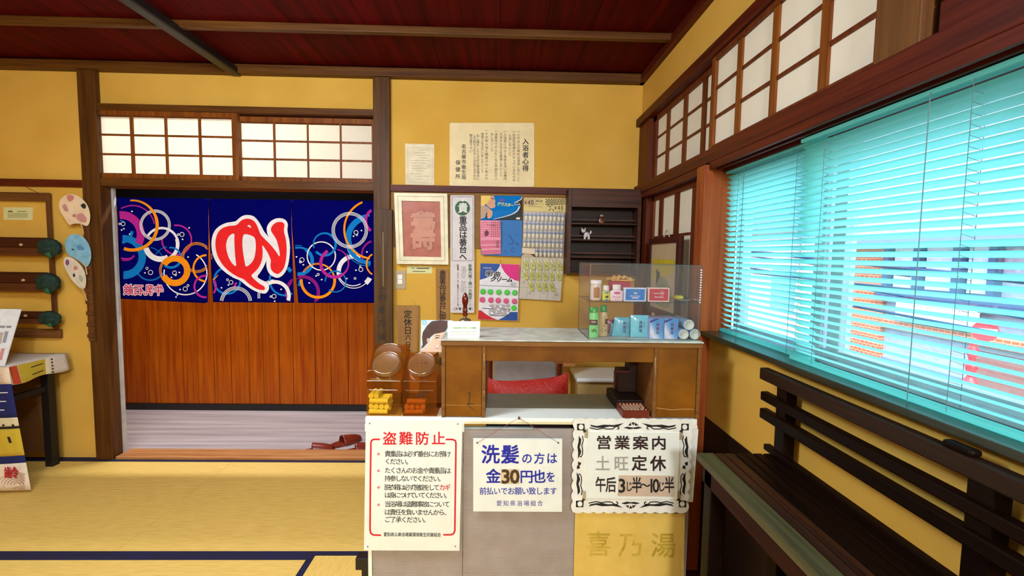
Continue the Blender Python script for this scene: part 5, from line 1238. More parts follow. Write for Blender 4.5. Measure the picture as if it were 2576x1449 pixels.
jar(XJ(924, 1.625), XJ(1011, 1.625), 1.612, zb, 'amber jar with bright yellow sponge pieces, frontmost on the left', amb=amb_y)
jar(XJ(1014, 1.625), XJ(1100, 1.625), 1.612, zb, 'amber jar marked 40 yen beside the hutch door', mark='40円', lid_mark='40円')
jar(XJ(924, 1.79) + .012, XJ(1011, 1.79) + .012, 1.755, zb, 'amber jar standing behind the two front jars')
def heap(o_name, x0, x1, y0, y1, z, n, m, label, grp, hmax, r=.0095, L_=.05):
    random.seed(int(x0 * 1000) + 5)
    layer = 0; k = 0; zc = z + r
    pm = None
    while k < n:
        cols_ = int((y1 - y0) / (2 * r)); 
        for j in range(cols_):
            if k >= n: break
            fl_ = (layer % 2 == 0)
            if fl_: a = Vector((random.uniform(x0, x0 + .012), y0 + r + j * 2 * r, zc)); b = a + Vector((L_, random.uniform(-.002, .002), 0))
            else:
                xx = x0 + r + j * 2 * r
                if xx > x1 - r: continue
                a = Vector((xx, y0 + random.uniform(0, .01), zc)); b = a + Vector((0, L_, 0))
            if b.x > x1: b.x = x1
            o = build(o_name, MB().cyl(a, b, r * .96, n=14), m, None); tag(o, label, 'sponge', grp); k += 1
        layer += 1; zc += 2 * r
y_m = mat('yellow_foam', (255, 250, 130), .5, (246, 236, 90))
heap('yellow_sponge_roll', XJ(924, 1.625) + .004, XJ(1011, 1.625) - .004, 1.616, 1.70, zb + .0035, 14, y_m, 'small yellow foam roll inside the left amber jar', 'yellow foam rolls in the left jar', .05, L_=.066)
o_m = mat('orange_foam', (220, 150, 60), .5, (196, 120, 40))
heap('orange_capsule', XJ(1014, 1.625) + .004, XJ(1100, 1.625) - .004, 1.616, 1.70, zb + .0035, 9, o_m, 'dull orange roll inside the amber jar beside the hutch', 'orange rolls in the 40 yen jar', .05, L_=.066)

# ------------------------------------------------------------------ card, magazine, stamp on and beside the hutch
Yk = 1.64
s = thing('notice_card', (-.14, Yk, HT), 'white folded card with green heading standing on the hutch', 'card')
P = [at(x, y, 1, Yk) for x, y in ((1126, 808), (1208, 808), (1206, 852), (1126, 850))]; zf = HT
for p in P[2:]: p.z = zf
build('front_leaf', MB().ext(P, (0, .0008, 0)), flat('bright_white_card', (246, 246, 236)), s)
build('back_leaf', MB().ext([P[0], P[1], P[2] + Vector((0, .03, 0)), P[3] + Vector((0, .03, 0))], (0, .0008, 0)), MATS['bright_white_card'], s)
mb = MB(); text(mb, onY(Yk - .0005), '毛染お断りを知らせる看板', 1141, 825, 1195, 825, 5.2, bold=.015); build('green_lettering', mb, flat('soft_green_ink', (120, 190, 90)), s)
mb = MB(); pl = onY(Yk - .0005)
for y, x1_ in ((833, 1200), (836.5, 1199), (841, 1199), (844, 1140)): mb.face(rect(pl, 1132, y, x1_, y + 1))
build('small_print', mb, flat('soft_grey_print', (186, 190, 170)), s)
Ym = 1.765
s = thing('magazine', (-.22, Ym, HT - .28), 'magazine with a dark-haired woman on its cover, left of the hutch', 'magazine')
s['label'] = 'poster of a dark-haired smiling woman propped left of the hutch'; s['category'] = 'poster'; s.name = 'portrait_poster'
S4 = lambda u, v: (900 + .20706 * u, 780 + .20704 * v)
def AM(lst): return [S4(u, v) for u, v in lst]
plate('board', AM([(772, 122), (1150, 125), (1150, 640), (740, 585)]) [:2] + [S4(1150, 1290), S4(735, 1290)], Ym, flat('poster_pale_blue', (206, 232, 236)), s, .004)
build('skin_print', MB().face(pp(onY(Ym - .0006), AM([(880, 380), (920, 300), (1000, 270), (1080, 262), (1092, 350), (1080, 470), (990, 520), (940, 505), (900, 570), (740, 590), (745, 510), (800, 470), (850, 420)]))), flat('poster_skin', (240, 206, 176)), s)
build('hair_print', MB().face(pp(onY(Ym - .0012), AM([(900, 135), (1000, 122), (1100, 130), (1098, 200), (1060, 262), (990, 280), (930, 290), (890, 320), (868, 345), (845, 400), (800, 450), (765, 468), (788, 420), (780, 330), (790, 270), (840, 190)]))), mat('poster_hair', (92, 66, 60), .6, (70, 46, 42)), s)
mb = MB(); pl = onY(Ym - .0018); stroke(mb, pl, AM([(940, 345), (965, 332), (990, 338)]), 2); stroke(mb, pl, AM([(935, 318), (965, 306), (1000, 312)]), 1.3); mb.face(pp(pl, AM([(940, 530), (980, 505), (980, 575), (905, 572)]))); build('eye_and_collar_print', mb, flat('poster_dark', (58, 44, 52)), s)
mb = MB(); mb.face(pp(pl, AM([(940, 440), (975, 430), (980, 460), (955, 458)]))); build('teeth_print', mb, WHT, s)
mb = MB(); stroke(mb, onY(Ym - .0016), AM([(938, 436), (955, 462), (982, 466)]), 1.5); build('lip_print', mb, flat('poster_lip', (206, 110, 100)), s)
build('ear_print', MB().face(pp(onY(Ym - .0014), AM(ell(852, 365, 15, 26, 14)))), flat('poster_skin_shade', (226, 182, 150)), s)
build('blue_band', MB().face(pp(onY(Ym - .0016), AM([(860, 590), (1150, 560), (1150, 700), (900, 640)]))), flat('poster_cyan', (40, 164, 220)), s)
mb = MB(); text(mb, onY(Ym - .0018), '新配合', *AM([(790, 566)])[0], *AM([(840, 566)])[0], 4.6, bold=.03); build('lettering', mb, M['ink'], s)
ring_ = MB(); ring(ring_, onY(Ym - .0008), *S4(808, 150), 4.5, 3); build('balloon_print', ring_, flat('poster_aqua', (130, 200, 220)), s)
# hand bell with a turned wooden handle
xb_ = at(1170, 790, 1, 1.76).x
s = thing('hand_bell', (xb_, 1.76, HT), 'brass hand bell with a turned red-brown handle on the hutch', 'bell')
z_b = at(1170, 803, 1, 1.76).z; z_m = at(1170, 794, 1, 1.76).z; z_t = at(1170, 736, 1, 1.76).z
build('bell_body', MB().lathe([(.034, 0), (.032, .004), (.026, .018), (.0235, z_b - HT - .004), (.018, z_b - HT + .002), (.006, z_b - HT + .006), (.005, z_m - HT + .006)], (xb_, 1.76, HT), n=24), mat('aged_brass', (150, 124, 90), .35, metal=.7), s)
h = z_t - z_m
build('handle', MB().lathe([(.0095, 0), (.0105, .006), (.0080, .012), (.0105, .017), (.0065, .024), (.0085, h * .45), (.0125, h * .62), (.0120, h * .76), (.0075, h * .92), (.0015, h)], (xb_, 1.76, z_m), n=20), mat('glossy_red_wood', (112, 28, 16), .15, (84, 16, 8)), s)

# ------------------------------------------------------------------ behind and under the hutch: cushion, chair, key rack, tray, low cupboard
s = thing('stepped_drawer_rack', (.56, 1.80, .778), 'near-black stepped wooden rack inside the desk opening', 'rack')
xr = .688
def stp(xl, zt_, zb_): build('step_block', MB().box(at(xl, 950, 1, 1.75).x, xr, 1.66 + (.02 if zt_ > .85 else 0), 1.868, zb_, zt_), M['dark_x'], s, bevel=.003)
z1_, z2_, z3_ = at(1520, 978, 1, 1.86).z, at(1550, 935, 1, 1.86).z, at(1600, 905, 1, 1.86).z
build('lower_block', MB().box(at(1526, 1000, 1, 1.86).x, xb - .002, 1.70, 1.868, .779, .816), M['dark_x'], s, bevel=.003)
build('middle_block', MB().box(at(1546, 950, 1, 1.86).x, xb - .002, 1.80, 1.868, .816, .905), M['dark_x'], s, bevel=.003)
build('upper_block', MB().box(at(1573, 920, 1, 1.86).x, xb - .002, 1.80, 1.868, .905, .99), M['dark_x'], s)
build('edge_band', MB().box(at(1545, 950, 1, 1.80).x - .002, at(1545, 950, 1, 1.80).x + .003, 1.795, 1.80, .83, .90).box(at(1545, 950, 1, 1.80).x - .002, at(1545, 950, 1, 1.80).x + .06, 1.795, 1.80, .897, .905), M['red_x'], s)
s = thing('key_tray', (.50, 1.65, .778), 'reddish wooden tray full of little wooden pegs at the desk edge', 'tray')
x0, x1 = at(1567, 1040, 1, 1.607).x, at(1634, 1040, 1, 1.607).x
tr = mat('tray_wood', (124, 50, 28), .4, (88, 26, 12), 'wood', 'x'); zt = .806
build('front_side', MB().box(x0, x1, 1.607, 1.612, .7785, zt), tr, s); build('back_side', MB().box(x0, x1, 1.693, 1.698, .7785, zt), tr, s)
build('left_side', MB().box(x0, x0 + .004, 1.612, 1.693, .7785, zt), tr, s); build('right_side', MB().box(x1 - .004, x1, 1.612, 1.693, .7785, zt), tr, s); build('tray_bottom', MB().box(x0 + .004, x1 - .004, 1.612, 1.693, .7785, .784), tr, s)
pr = None
for i in range(7):
    for j in range(6):
        if random.random() < .12: continue
        px_ = x0 + .010 + i * (x1 - x0 - .02) / 6; py_ = 1.619 + j * .0135
        o = MB().lathe([(.0022, 0), (.003, .012), (.0038, .018), (.0012, .024)], (px_, py_, .785), n=7)
        build('peg', o, mat('peg_wood', (190, 140, 110), .5), s)
YC = 2.25
red = mat('red_brocade', (176, 14, 10), .6, (190, 30, 16)); 
def broc():
    n = red.node_tree.nodes; L = red.node_tree.links; tc = n.new('ShaderNodeTexCoord'); v = n.new('ShaderNodeTexVoronoi'); v.feature = 'DISTANCE_TO_EDGE'; v.inputs['Scale'].default_value = 70
    ns = n.new('ShaderNodeTexNoise'); ns.inputs['Scale'].default_value = 9; mxv = n.new('ShaderNodeVectorMath'); mxv.operation = 'ADD'
    L.new(tc.outputs['Object'], ns.inputs[0]); L.new(tc.outputs['Object'], mxv.inputs[0]); sc_ = n.new('ShaderNodeVectorMath'); sc_.operation = 'SCALE'; sc_.inputs['Scale'].default_value = .12
    L.new(ns.outputs['Color'], sc_.inputs[0]); L.new(sc_.outputs[0], mxv.inputs[1]); L.new(mxv.outputs[0], v.inputs[0])
    cr = n.new('ShaderNodeValToRGB'); cr.color_ramp.elements[0].position = .015; cr.color_ramp.elements[0].color = C(206, 70, 30); cr.color_ramp.elements[1].position = .06; cr.color_ramp.elements[1].color = C(168, 6, 3)
    L.new(v.outputs['Distance'], cr.inputs[0]); L.new(cr.outputs[0], n['Principled BSDF'].inputs['Base Color'])
broc()
s = thing('chair', (-.03, 2.45, 0), 'red-framed chair with grey back standing behind the desk', 'chair')
cx0, cx1 = at(1233, 940, 1, 2.62).x, at(1408, 940, 1, 2.62).x
build('backrest', MB().box(cx0 + .02, cx1 - .02, 2.61, 2.635, .56, .885), mat('grey_fabric', (158, 148, 142), .9, (144, 134, 128), bump=.3), s, bevel=.008)
for x in (cx0, cx1): build('rear_post', MB().cyl((x, 2.62, 0), (x, 2.62, .89), .014, n=12), mat('red_brown_frame', (110, 30, 18), .4), s)
build('seat', MB().box(cx0 - .01, cx1 + .01, 2.22, 2.62, .42, .47), MATS['grey_fabric'], s, bevel=.012)
for x in (cx0, cx1): build('front_leg', MB().cyl((x, 2.25, 0), (x, 2.25, .42), .014, n=12), MATS['red_brown_frame'], s)
s = thing('floor_cushion', (-.0, YC, .472), 'red brocade cushion with fine gold veins on the chair', 'cushion')
a0, a1 = at(1226, 960, 1, 2.30).x, at(1431, 960, 1, 2.30).x
zt0 = at(1300, 962, 1, 2.30).z
def cush(sgn):
    def f(u, v):
        x = a0 + (a1 - a0) * u; e = (1 - abs(2 * u - 1) ** 4) * (1 - abs(2 * v - 1) ** 4)
        zt_ = zt0 + .035 * u * u + .020 * abs(2 * u - 1) ** 6
        return (x, 2.32 - sgn * .05 * e, .475 + (zt_ - .475) * v)
    return f
mb = MB(); mb.grid(cush(1), 20, 12); mb.grid(lambda u, v: cush(-1)(1 - u, v), 20, 12); build('cover', mb, red, s)
s = thing('low_cupboard', (.5, 2.75, 0), 'beige cupboard with a white rolled top edge against the wall', 'cupboard')
x0 = at(1450, 965, 1, 2.62).x
build('body', MB().box(x0 + .01, .84, 2.63, 2.88, 0, .63), mat('beige_cupboard', (196, 160, 92), .6), s, bevel=.004); build('top_edge', MB().cyl((x0, 2.62, .638), (.84, 2.62, .638), .014, n=14).box(x0, .84, 2.62, 2.88, .63, .65), M['white'], s)
# ------------------------------------------------------------------ bench under the window
s = thing('long_bench', (.72, .4, 0), 'long dark slatted bench with a three-rail back under the window', 'bench')
BX, ZT = .825, .78
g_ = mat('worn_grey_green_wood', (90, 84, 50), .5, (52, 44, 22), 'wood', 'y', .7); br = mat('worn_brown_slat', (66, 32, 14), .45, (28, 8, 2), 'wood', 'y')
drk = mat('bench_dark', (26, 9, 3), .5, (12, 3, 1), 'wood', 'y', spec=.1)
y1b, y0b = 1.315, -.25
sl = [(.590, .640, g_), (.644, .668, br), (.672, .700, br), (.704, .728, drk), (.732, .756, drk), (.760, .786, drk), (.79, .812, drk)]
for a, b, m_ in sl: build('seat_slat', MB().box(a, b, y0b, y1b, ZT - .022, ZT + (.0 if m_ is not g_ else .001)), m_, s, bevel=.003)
build('seat_rail', MB().box(.60, .622, y0b, y1b - .02, ZT - .075, ZT - .022), mat('bench_apron', (60, 20, 8), .6, (34, 8, 3), 'wood', 'y', spec=.1), s, bevel=.003)
for y in (1.28, .60, -.1):
    build('front_leg', MB().box(.60, .645, y - .045, y, .001, ZT - .022), drk, s, bevel=.003)
    build('cross_rail', MB().box(.645, .80, y - .04, y - .012, ZT - .06, ZT - .022), drk, s)
# back posts and rails
for k, y in enumerate((1.30, .75, .10)):
    build('back_post', MB().box(.812, .845, y - .045, y, 0, 1.0), drk, s, bevel=.002)
for k, (z0, z1, m_, dx) in enumerate(((.992, 1.028, mat('rail_brown', (50, 28, 12), .5, (22, 8, 3), 'wood', 'y'), .0), (.928, .955, drk, .004), (.872, .903, drk, .004))):
    build('back_rail', MB().box(.798 + dx, .826, y0b, 1.37 - (k > 0) * .004, z0, z1), m_, s, bevel=.004)
build('lower_back_rail', MB().box(.805, .826, y0b, 1.34, .782, .80), drk, s, bevel=.003)
build('rail_cap', MB().box(.800, .822, .735, .79, 1.028, 1.042), drk, s, bevel=.006)

# ------------------------------------------------------------------ left side: table, cloth, board, rack, fans
s = thing('low_table', (-3.1, 2.66, 0), 'small table with black legs against the back wall', 'table')
TX, TY0, TY1, TZ = -2.665, 2.50, 2.83, .715
build('table_top', MB().box(-3.6, TX, TY0, TY1, TZ - .02, TZ), M['dark_x'], s, bevel=.003)
for x in (TX - .10, -3.56):
    for y in (TY0 + .03, TY1 - .06): build('leg', MB().box(x, x + .045, y, y + .045, 0, TZ - .02), M['black'], s, bevel=.002)
build('side_stretcher', MB().box(TX - .085, TX - .065, TY0 + .075, TY1 - .06, .50, .53), M['black'], s)
build('shade_panel', MB().box(-3.52, TX - .1, TY1 - .02, TY1 - .01, .1, TZ - .02), mat('wall_shade_brown', (112, 70, 30), .6), s)  # added brown panel stands in for the shaded wall under the table
# white cloth over the table
s = thing('table_cloth', (-3.1, 2.66, TZ), 'white cloth with a yellow and navy woven edge draped over the table end', 'cloth')
cl = mat('white_cotton', (214, 202, 190), .9, (200, 188, 176), bump=.2)
def clw(u, v):
    y = TY0 - .006 + (TY1 - TY0 + .01) * u; d = v
    return (TX + .004 + .010 * math.sin(u * 6 + 1) * d + .012 * d, y, TZ + .003 - .10 * d - .006 * math.sin(u * 9) * d)
build('top_sheet', MB().grid(lambda u, v: (-3.6 + (TX + .004 + 3.6) * u, TY0 - .006 + (TY1 - TY0 + .01) * v, TZ + .003 + .001 * math.sin(u * 20 + v * 7)), 16, 8), cl, s, solid=.0015)
build('end_drop', MB().grid(clw, 14, 5), cl, s, solid=.0015)
tk = [('red_patch', (188, 64, 20)), ('yellow_band', (190, 166, 40)), ('cream_stripe', (228, 216, 180))]
def dropband(name, u0, u1, col):
    build(name, MB().grid(lambda u, v: (lambda p: (p[0] + .0022, p[1], p[2]))(clw(u0 + (u1 - u0) * u, .04 + .94 * v)), 8, 5), flat('cloth_' + name, col, .85), s)
dropband('red_patch', .02, .14, (190, 66, 22)); dropband('yellow_band', .15, .60, (192, 168, 44)); dropband('cream_stripe', .60, .68, (230, 218, 184))
mb = MB()
for a, b, h_ in ((.35, .56, .3), (.35, .56, .72)):
    q_ = [clw(a, h_), clw(b, h_ - .03), clw(b, h_ + .02), clw(a, h_ + .05)]; mb.face([(p[0] + .003, p[1], p[2]) for p in q_])
for k in range(5):
    q_ = [clw(.70, .1 + k * .19), clw(.73, .1 + k * .19), clw(.73, .19 + k * .19), clw(.70, .19 + k * .19)]; mb.face([(p[0] + .003, p[1], p[2]) for p in q_])
build('black_marks', mb, M['ink'], s)
# hanging runner on the near side
s = thing('table_runner', (-2.9, 2.47, .05), 'long printed runner with wave pattern, navy and yellow bands hanging to the floor', 'cloth')
rx0 = -3.4
def RN(u, v, l=0):
    x1_ = -2.638 + .10 * v
    x = rx0 + (x1_ - rx0) * u
    return (x, 2.488 - .035 * v - .006 * math.sin(u * 14 + v * 3) - l, TZ + .004 - (TZ - .045) * v - .03 * (1 - u) * 0)
def VX(y): return (y - 912) / (1222 - 912)
bands = [('wave_cloth_top', 0, .16, (226, 206, 180)), ('wave_cloth_side', .16, .16, (0, 0, 0)), ('navy_band', .16, .43, (18, 26, 92)), ('cream_line', .43, .50, (214, 200, 160)), ('black_line', .50, .52, (24, 20, 20)), ('yellow_band', .52, .74, (200, 170, 44)), ('navy_wedge', .74, .80, (18, 26, 92)), ('wave_cloth_bottom', .80, 1.0, (232, 214, 192))]
for nme, v0, v1, col in bands:
    if v1 <= v0: continue
    def f(u, v, v0=v0, v1=v1):
        sl_ = .05 * (u - .5)
        vv = v0 + (v1 - v0) * v; vv = vv - (sl_ if 0 < vv < 1 else 0)
        return RN(u, vv)
    build(nme, MB().grid(f, 24, 6), flat('runner_' + nme, col, .9), s, solid=.0012)
mb = MB()
def arcs(cu, cv, n, sc_=1.0):
    for k in range(n):
        r = .018 + k * .016
        pts = [(cu + r * math.cos(a * math.pi / 14) * 1.0, cv - r * math.sin(a * math.pi / 14) * 1.0) for a in range(15)]
        P = []
        for x_, v_ in pts:
            p = RN(0, v_, .003); P.append((x_, p[1], p[2]))
        P = [p for p, (x_, v_) in zip(P, pts) if .81 < v_ < .99 or .0 < v_ < .14]
        P = [p for p in P if p[0] < -2.645 + .10 * (.9 if cv > .5 else .05)]
        if len(P) > 1: mb.tube(P, .0014, 4)
for cu, cv in ((-2.76, 1.0), (-2.60, .95), (-2.90, .93), (-2.70, .16), (-2.86, .16), (-2.56, 1.06)): arcs(cu, cv, 6)
build('wave_lines', mb, flat('wave_brown', (170, 120, 90), .9), s)['kind'] = 'stuff'
mb = MB()
for k, uu in enumerate((.84, .93)):
    p = [RN(uu - .01, .56, .003), RN(uu + .006, .56, .003), RN(uu + .012, .61, .003), RN(uu - .004, .61, .003)]; mb.face(p)
for k in range(3): p = [RN(.84 + k * .06, .46, .003), RN(.855 + k * .06, .46, .003), RN(.855 + k * .06, .475, .003), RN(.84 + k * .06, .475, .003)]; mb.face(p)
for k in range(3):
    p = [RN(.6, .22 + k * .07, .003), RN(.95, .20 + k * .07, .003), RN(.95, .207 + k * .07, .003), RN(.6, .227 + k * .07, .003)]; 
build('dark_marks', mb, M['ink'], s)
mb = MB()
for k in range(3): mb.face([RN(.55, .22 + k * .07, .003), RN(.97 - k * .02, .20 + k * .07, .003), RN(.97 - k * .02, .207 + k * .07, .003), RN(.55, .227 + k * .07, .003)])
build('white_lines', mb, WHT, s)
mb = MB(); 
cxs = at(27, 1190, 1, 2.45); pls = lambda x, y: (cxs.x + x, 2.449, cxs.z - y)
put(mb, pls, '齢', 0, 0, .075, .065, bold=.02)
build('red_seal', mb, flat('seal_red', (178, 20, 30), .9), s)
# leaning photo board
Yb = 2.42
s = thing('photo_board', (-2.6, Yb, TZ), 'white leaflet board with small pictures leaning on the table', 'board')
s.location = (-2.7, 2.58, TZ + .004)
P = [at(-60, 776, 1, 2.62), at(52, 778, 1, 2.62), at(8, 893, 1, 2.50), at(-60, 893, 1, 2.50)]
for p in P[2:]: p.z = TZ + .006
build('panel', MB().ext(P, (0, .006, 0)), flat('bright_board', (236, 240, 244), .5), s)
def LB(u, v, l=.001): 
    a = P[0].lerp(P[1], u); b = P[3].lerp(P[2], u); p = a.lerp(b, v); return (p.x, p.y - l, p.z)
for k, (u0, v0, u1, v1, col) in enumerate(((.62, .42, .73, .62, (196, 176, 160)), (.76, .40, .86, .60, (150, 160, 176)), (.60, .70, .72, .92, (176, 190, 170)), (.76, .70, .88, .9, (214, 150, 150)), (.45, .42, .56, .62, (180, 190, 200)))):
    build('printed_picture', MB().face([LB(u0, v0), LB(u1, v0), LB(u1, v1), LB(u0, v1)]), flat('tiny_picture_%s' % 'abcde'[k], col), s)
mb = MB()
for u0, u1 in ((.45, .57), (.61, .74), (.77, .9)):
    mb.face([LB(u0, .30), LB(u1, .30), LB(u1, .34), LB(u0, .34)])
build('caption_lines', mb, flat('caption_grey', (150, 150, 158)), s)
# hanging wooden frame with note
L2 = lambda u, v: (.3175 * u, 440 + .3175 * v)
Yr = YB - .03
s = thing('hanging_rack_frame', (-2.95, Yr, .93), 'brown wooden frame hung by a cord on the left wall', 'frame')
fw = mat('rack_frame_wood', (112, 70, 34), .5, (76, 40, 16), 'wood', 'z')
xr0, xr1 = at(122, 650, 1, Yr).x, at(132, 650, 1, Yr).x
ztp, ztb, zb0, zb1 = at(60, 484, 1, Yr).z, at(60, 505, 1, Yr).z, at(100, 815, 1, Yr).z, at(100, 850, 1, Yr).z
build('upright', MB().box(xr0, xr1, Yr, Yr + .015, zb1 + .055, ztb), fw, s, bevel=.002); build('upright', MB().box(-3.6, -3.57, Yr, Yr + .015, zb1 + .055, ztb), fw, s)
build('top_bar', MB().box(-3.6, xr1, Yr - .004, Yr + .018, ztb, ztp), mat('rack_bar_wood', (124, 80, 38), .5, (84, 46, 18), 'wood', 'x'), s, bevel=.004)
build('bottom_bar', MB().box(-3.57, xr1 + .02, Yr - .004, Yr + .018, zb1, zb1 + .055), MATS['rack_bar_wood'], s, bevel=.004)
build('hanging_cord', MB().tube([at(97, 486, 1, Yr), at(66, 470, 1, YB - .006), at(58, 466, 1, YB - .006)], .0015, 5), M['post'], s)
s = sign('caption_note', [(8, 521), (83, 522), (82, 554), (9, 553)], YB - .002, MATS['pale_green_paper'], 'pale green caption note inside the hanging wooden frame', 'note', .001)
mb = MB(); pl = onY(YB - .0026); mb.face(rect(pl, 20, 530, 32, 534)); mb.face(rect(pl, 44, 531, 66, 532.5))
for y in (537, 541, 545): mb.face(rect(pl, 19, y, 70, y + 1.2))
build('lettering', mb, flat('note_ink', (110, 120, 70)), s)
gr = mat('dark_green_cloth', (18, 56, 40), .8, (6, 26, 20), scale=3)
gl = flat('faded_green_cloth', (46, 110, 84), .8)
rb = mat('dark_bar_wood', (74, 30, 16), .45, (40, 12, 6), 'wood', 'x')
for k, (v0, v1, ue, lab) in enumerate(((490, 640, 345, 'topmost dark bar with a green cloth end across the hanging frame'), (765, 925, 335, 'middle dark bar with a green cloth end across the hanging frame'), (1075, 1178, 350, 'lowest dark bar with a green cloth end across the hanging frame'))):
    Yk_ = Yr - .045; a = at(*L2(ue, (v0 + v1) / 2 - 8), 1, Yk_); zt_, zb_ = at(*L2(200, v0), 1, Yk_).z, at(*L2(200, v1), 1, Yk_).z
    s = thing('green_ended_bar', (a.x - .3, Yk_, zb_), lab, 'bar', 'green-ended bars on the hanging frame')
    zc = (zt_ + zb_) / 2; h2 = (zt_ - zb_) / 2
    build('upper_bar', MB().box(-3.6, a.x + .03, Yk_ - .02, Yk_ + .018, zc - h2 * .1, zt_ - .004), rb, s, bevel=.008)
    build('lower_bar', MB().box(-3.6, a.x + .05, Yk_ - .010, Yk_ + .02, zb_, zc - h2 * .15), mat('bar_brown', (104, 54, 26), .5, (66, 30, 12), 'wood', 'x'), s, bevel=.005)
    build('peg', MB().lathe([(.006, 0), (.009, .006), (.006, .012)], at(*L2(175 + k * 18, (v0 + v1) / 2 - 12), 1, Yk_ - .02), (0, -1, 0), 12), flat('pale_peg', (206, 168, 116)), s)
    L = .058; cxg = a.x + .045; rg = h2 * (.95 if k < 2 else 1.1)
    def tuft(u, v, cxg=cxg, rg=rg, zc=zc, Yk_=Yk_):
        t = 2 * math.pi * u; w_ = math.sin(math.pi * min(1, max(0, v))) ** .45 if 0 < v < 1 else .02
        rr = rg * w_ * (1 + .16 * math.sin(t * 5 + v * 6))
        return (cxg - .062 + .125 * v, Yk_ - .012 + rr * .8 * math.cos(t), zc + rr * math.sin(t) - .01 * v)
    build('cloth_end', MB().grid(tuft, 28, 12), gr, s)
    build('faded_fold', MB().grid(lambda u, v: (lambda p: (p[0], p[1] - .0025, p[2]))(tuft(.60 + .22 * u, .15 + .55 * v)), 8, 8), gl, s)
# fans
s = thing('fan_rack', (-2.52, 2.86, .95), 'narrow brown bamboo strip holding paper fans on the post edge', 'rack')
xf0, xf1 = at(212, 650, 1, 2.85).x, at(226, 650, 1, 2.85).x
z_a, z_b_ = at(220, 560, 1, 2.85).z, at(225, 858, 1, 2.85).z
build('strip', MB().box(xf0, xf1 + .004, 2.852, 2.862, z_b_, z_a), fw, s)
for k in range(9): build('loop', MB().box(xf0 - .004, xf1 + .006, 2.846, 2.852, z_b_ + .02 + k * .07, z_b_ + .045 + k * .07), fw, s, bevel=.002)
def fan(name, pts, Y, m, label, motifs, handle):
    o = thing(name, at(*handle[1], 1, Y), label, 'fan', 'paper fans on the post')
    P = [at(x, y, 1, Y) for x, y in soft(pts)]; build('paper_leaf', MB().ext(P, (0, .0012, 0)), m, o)
    c_ = handle[0]; mb = MB()
    for x, y in pts[::2]: mb.tube([at(c_[0], c_[1], 1, Y - .001), at(c_[0] + (x - c_[0]) * .93, c_[1] + (y - c_[1]) * .93, 1, Y - .001)], .0005, 4)
    build('ribs', mb, flat('fan_rib', (214, 190, 160)), o)['kind'] = 'stuff'
    build('handle', MB().tube([at(*h_, 1, Y + .001) for h_ in handle], .0035, 8), flat('bamboo', (196, 160, 100)), o)
    for k, (poly, mm_) in enumerate(motifs): build('painted_motif', MB().face(pp(onY(Y - .0022 - k * .0003), soft([L2(u, v) for u, v in poly]))), mm_, o)
pk_ = flat('fan_rose', (206, 130, 116), .8); dk = flat('fan_black', (40, 30, 34), .8); rs = flat('fan_mauve', (196, 140, 132), .8); pur = flat('fan_purple', (130, 70, 120), .8)
fan('paper_fan', [L2(u, v) for u, v in ((545, 150), (600, 155), (660, 195), (700, 250), (716, 320), (710, 380), (690, 410), (640, 385), (580, 385), (548, 402), (515, 350), (475, 290), (464, 230), (485, 180))], 2.842, mat('fan_cream', (236, 212, 178), .7, (226, 196, 160)), 'cream paper fan with pink blossom, topmost of the three',
    [([(520, 160), (580, 158), (590, 190), (545, 220)], pk_), ([(640, 235), (665, 222), (685, 245), (672, 272), (655, 262), (640, 250)], dk), ([(600, 320), (650, 295), (690, 350), (680, 385), (610, 360)], rs), ([(490, 240), (520, 225), (545, 290), (510, 290)], rs), (ell(588, 322, 16, 14, 12), pk_)], [L2(640, 388), L2(655, 430), L2(662, 470)])
fan('paper_fan', [L2(u, v) for u, v in ((545, 478), (600, 465), (660, 490), (700, 540), (722, 610), (722, 670), (700, 720), (680, 735), (640, 690), (590, 655), (545, 640), (520, 590), (512, 530))], 2.836, mat('fan_blue', (140, 194, 216), .7, (96, 160, 196), scale=1.4), 'pale blue round paper fan, middle of the three',
    [([(560, 590), (575, 582), (592, 596), (580, 597)], dk), ([(618, 580), (632, 566), (644, 568), (630, 584)], dk), ([(600, 560), (640, 555), (680, 590), (620, 600)], flat('fan_deep_blue', (84, 140, 184), .8))], [L2(672, 705), L2(682, 745), L2(690, 790)])
fan('paper_fan', [L2(u, v) for u, v in ((515, 648), (560, 650), (620, 690), (665, 750), (684, 820), (680, 880), (660, 910), (610, 880), (560, 825), (510, 730), (502, 680))], 2.829, mat('fan_white', (222, 212, 196), .7, (202, 192, 170)), 'narrow whitish paper fan, lowest of the three',
    [(ell(533, 693, 15, 24, 12), pur), (ell(598, 738, 18, 18, 12), pk_), ([(575, 785), (592, 778), (596, 808), (580, 810)], dk), ([(620, 790), (650, 800), (655, 850), (630, 840)], flat('fan_sage', (170, 174, 150), .8))], [L2(652, 905), L2(675, 960), L2(690, 998)])

# slippers behind the sill
lt = mat('red_brown_leather', (140, 52, 30), .3, (104, 30, 16))
def slipper(x, y, ang, label):
    o = thing('slipper', (x, y, 0), label, 'slipper', 'slippers at the doorway')
    ca, sa = math.cos(ang), math.sin(ang); R_ = lambda a, b, z: (x + a * ca - b * sa, y + a * sa + b * ca, z)
    out = [(.125 * math.cos(t) , (.042 + .006 * math.cos(t)) * math.sin(t)) for t in [2 * math.pi * i / 24 for i in range(24)]]
    build('sole', MB().ext([R_(a, b, .001) for a, b in out], (0, 0, .014)), lt, o, bevel=.002)
    def up(u, v):
        a = -.02 + .135 * v; t = math.pi * u; wd_ = .048 * math.sqrt(max(.02, 1 - (max(0, a) / .13) ** 2.4)); return R_(a, wd_ * math.cos(t), .012 + (.055 - .022 * v) * math.sin(t) * math.sqrt(max(.02, 1 - (max(0, a) / .13) ** 4)))
    build('upper', MB().grid(up, 14, 10), lt, o, solid=.002)
    return o
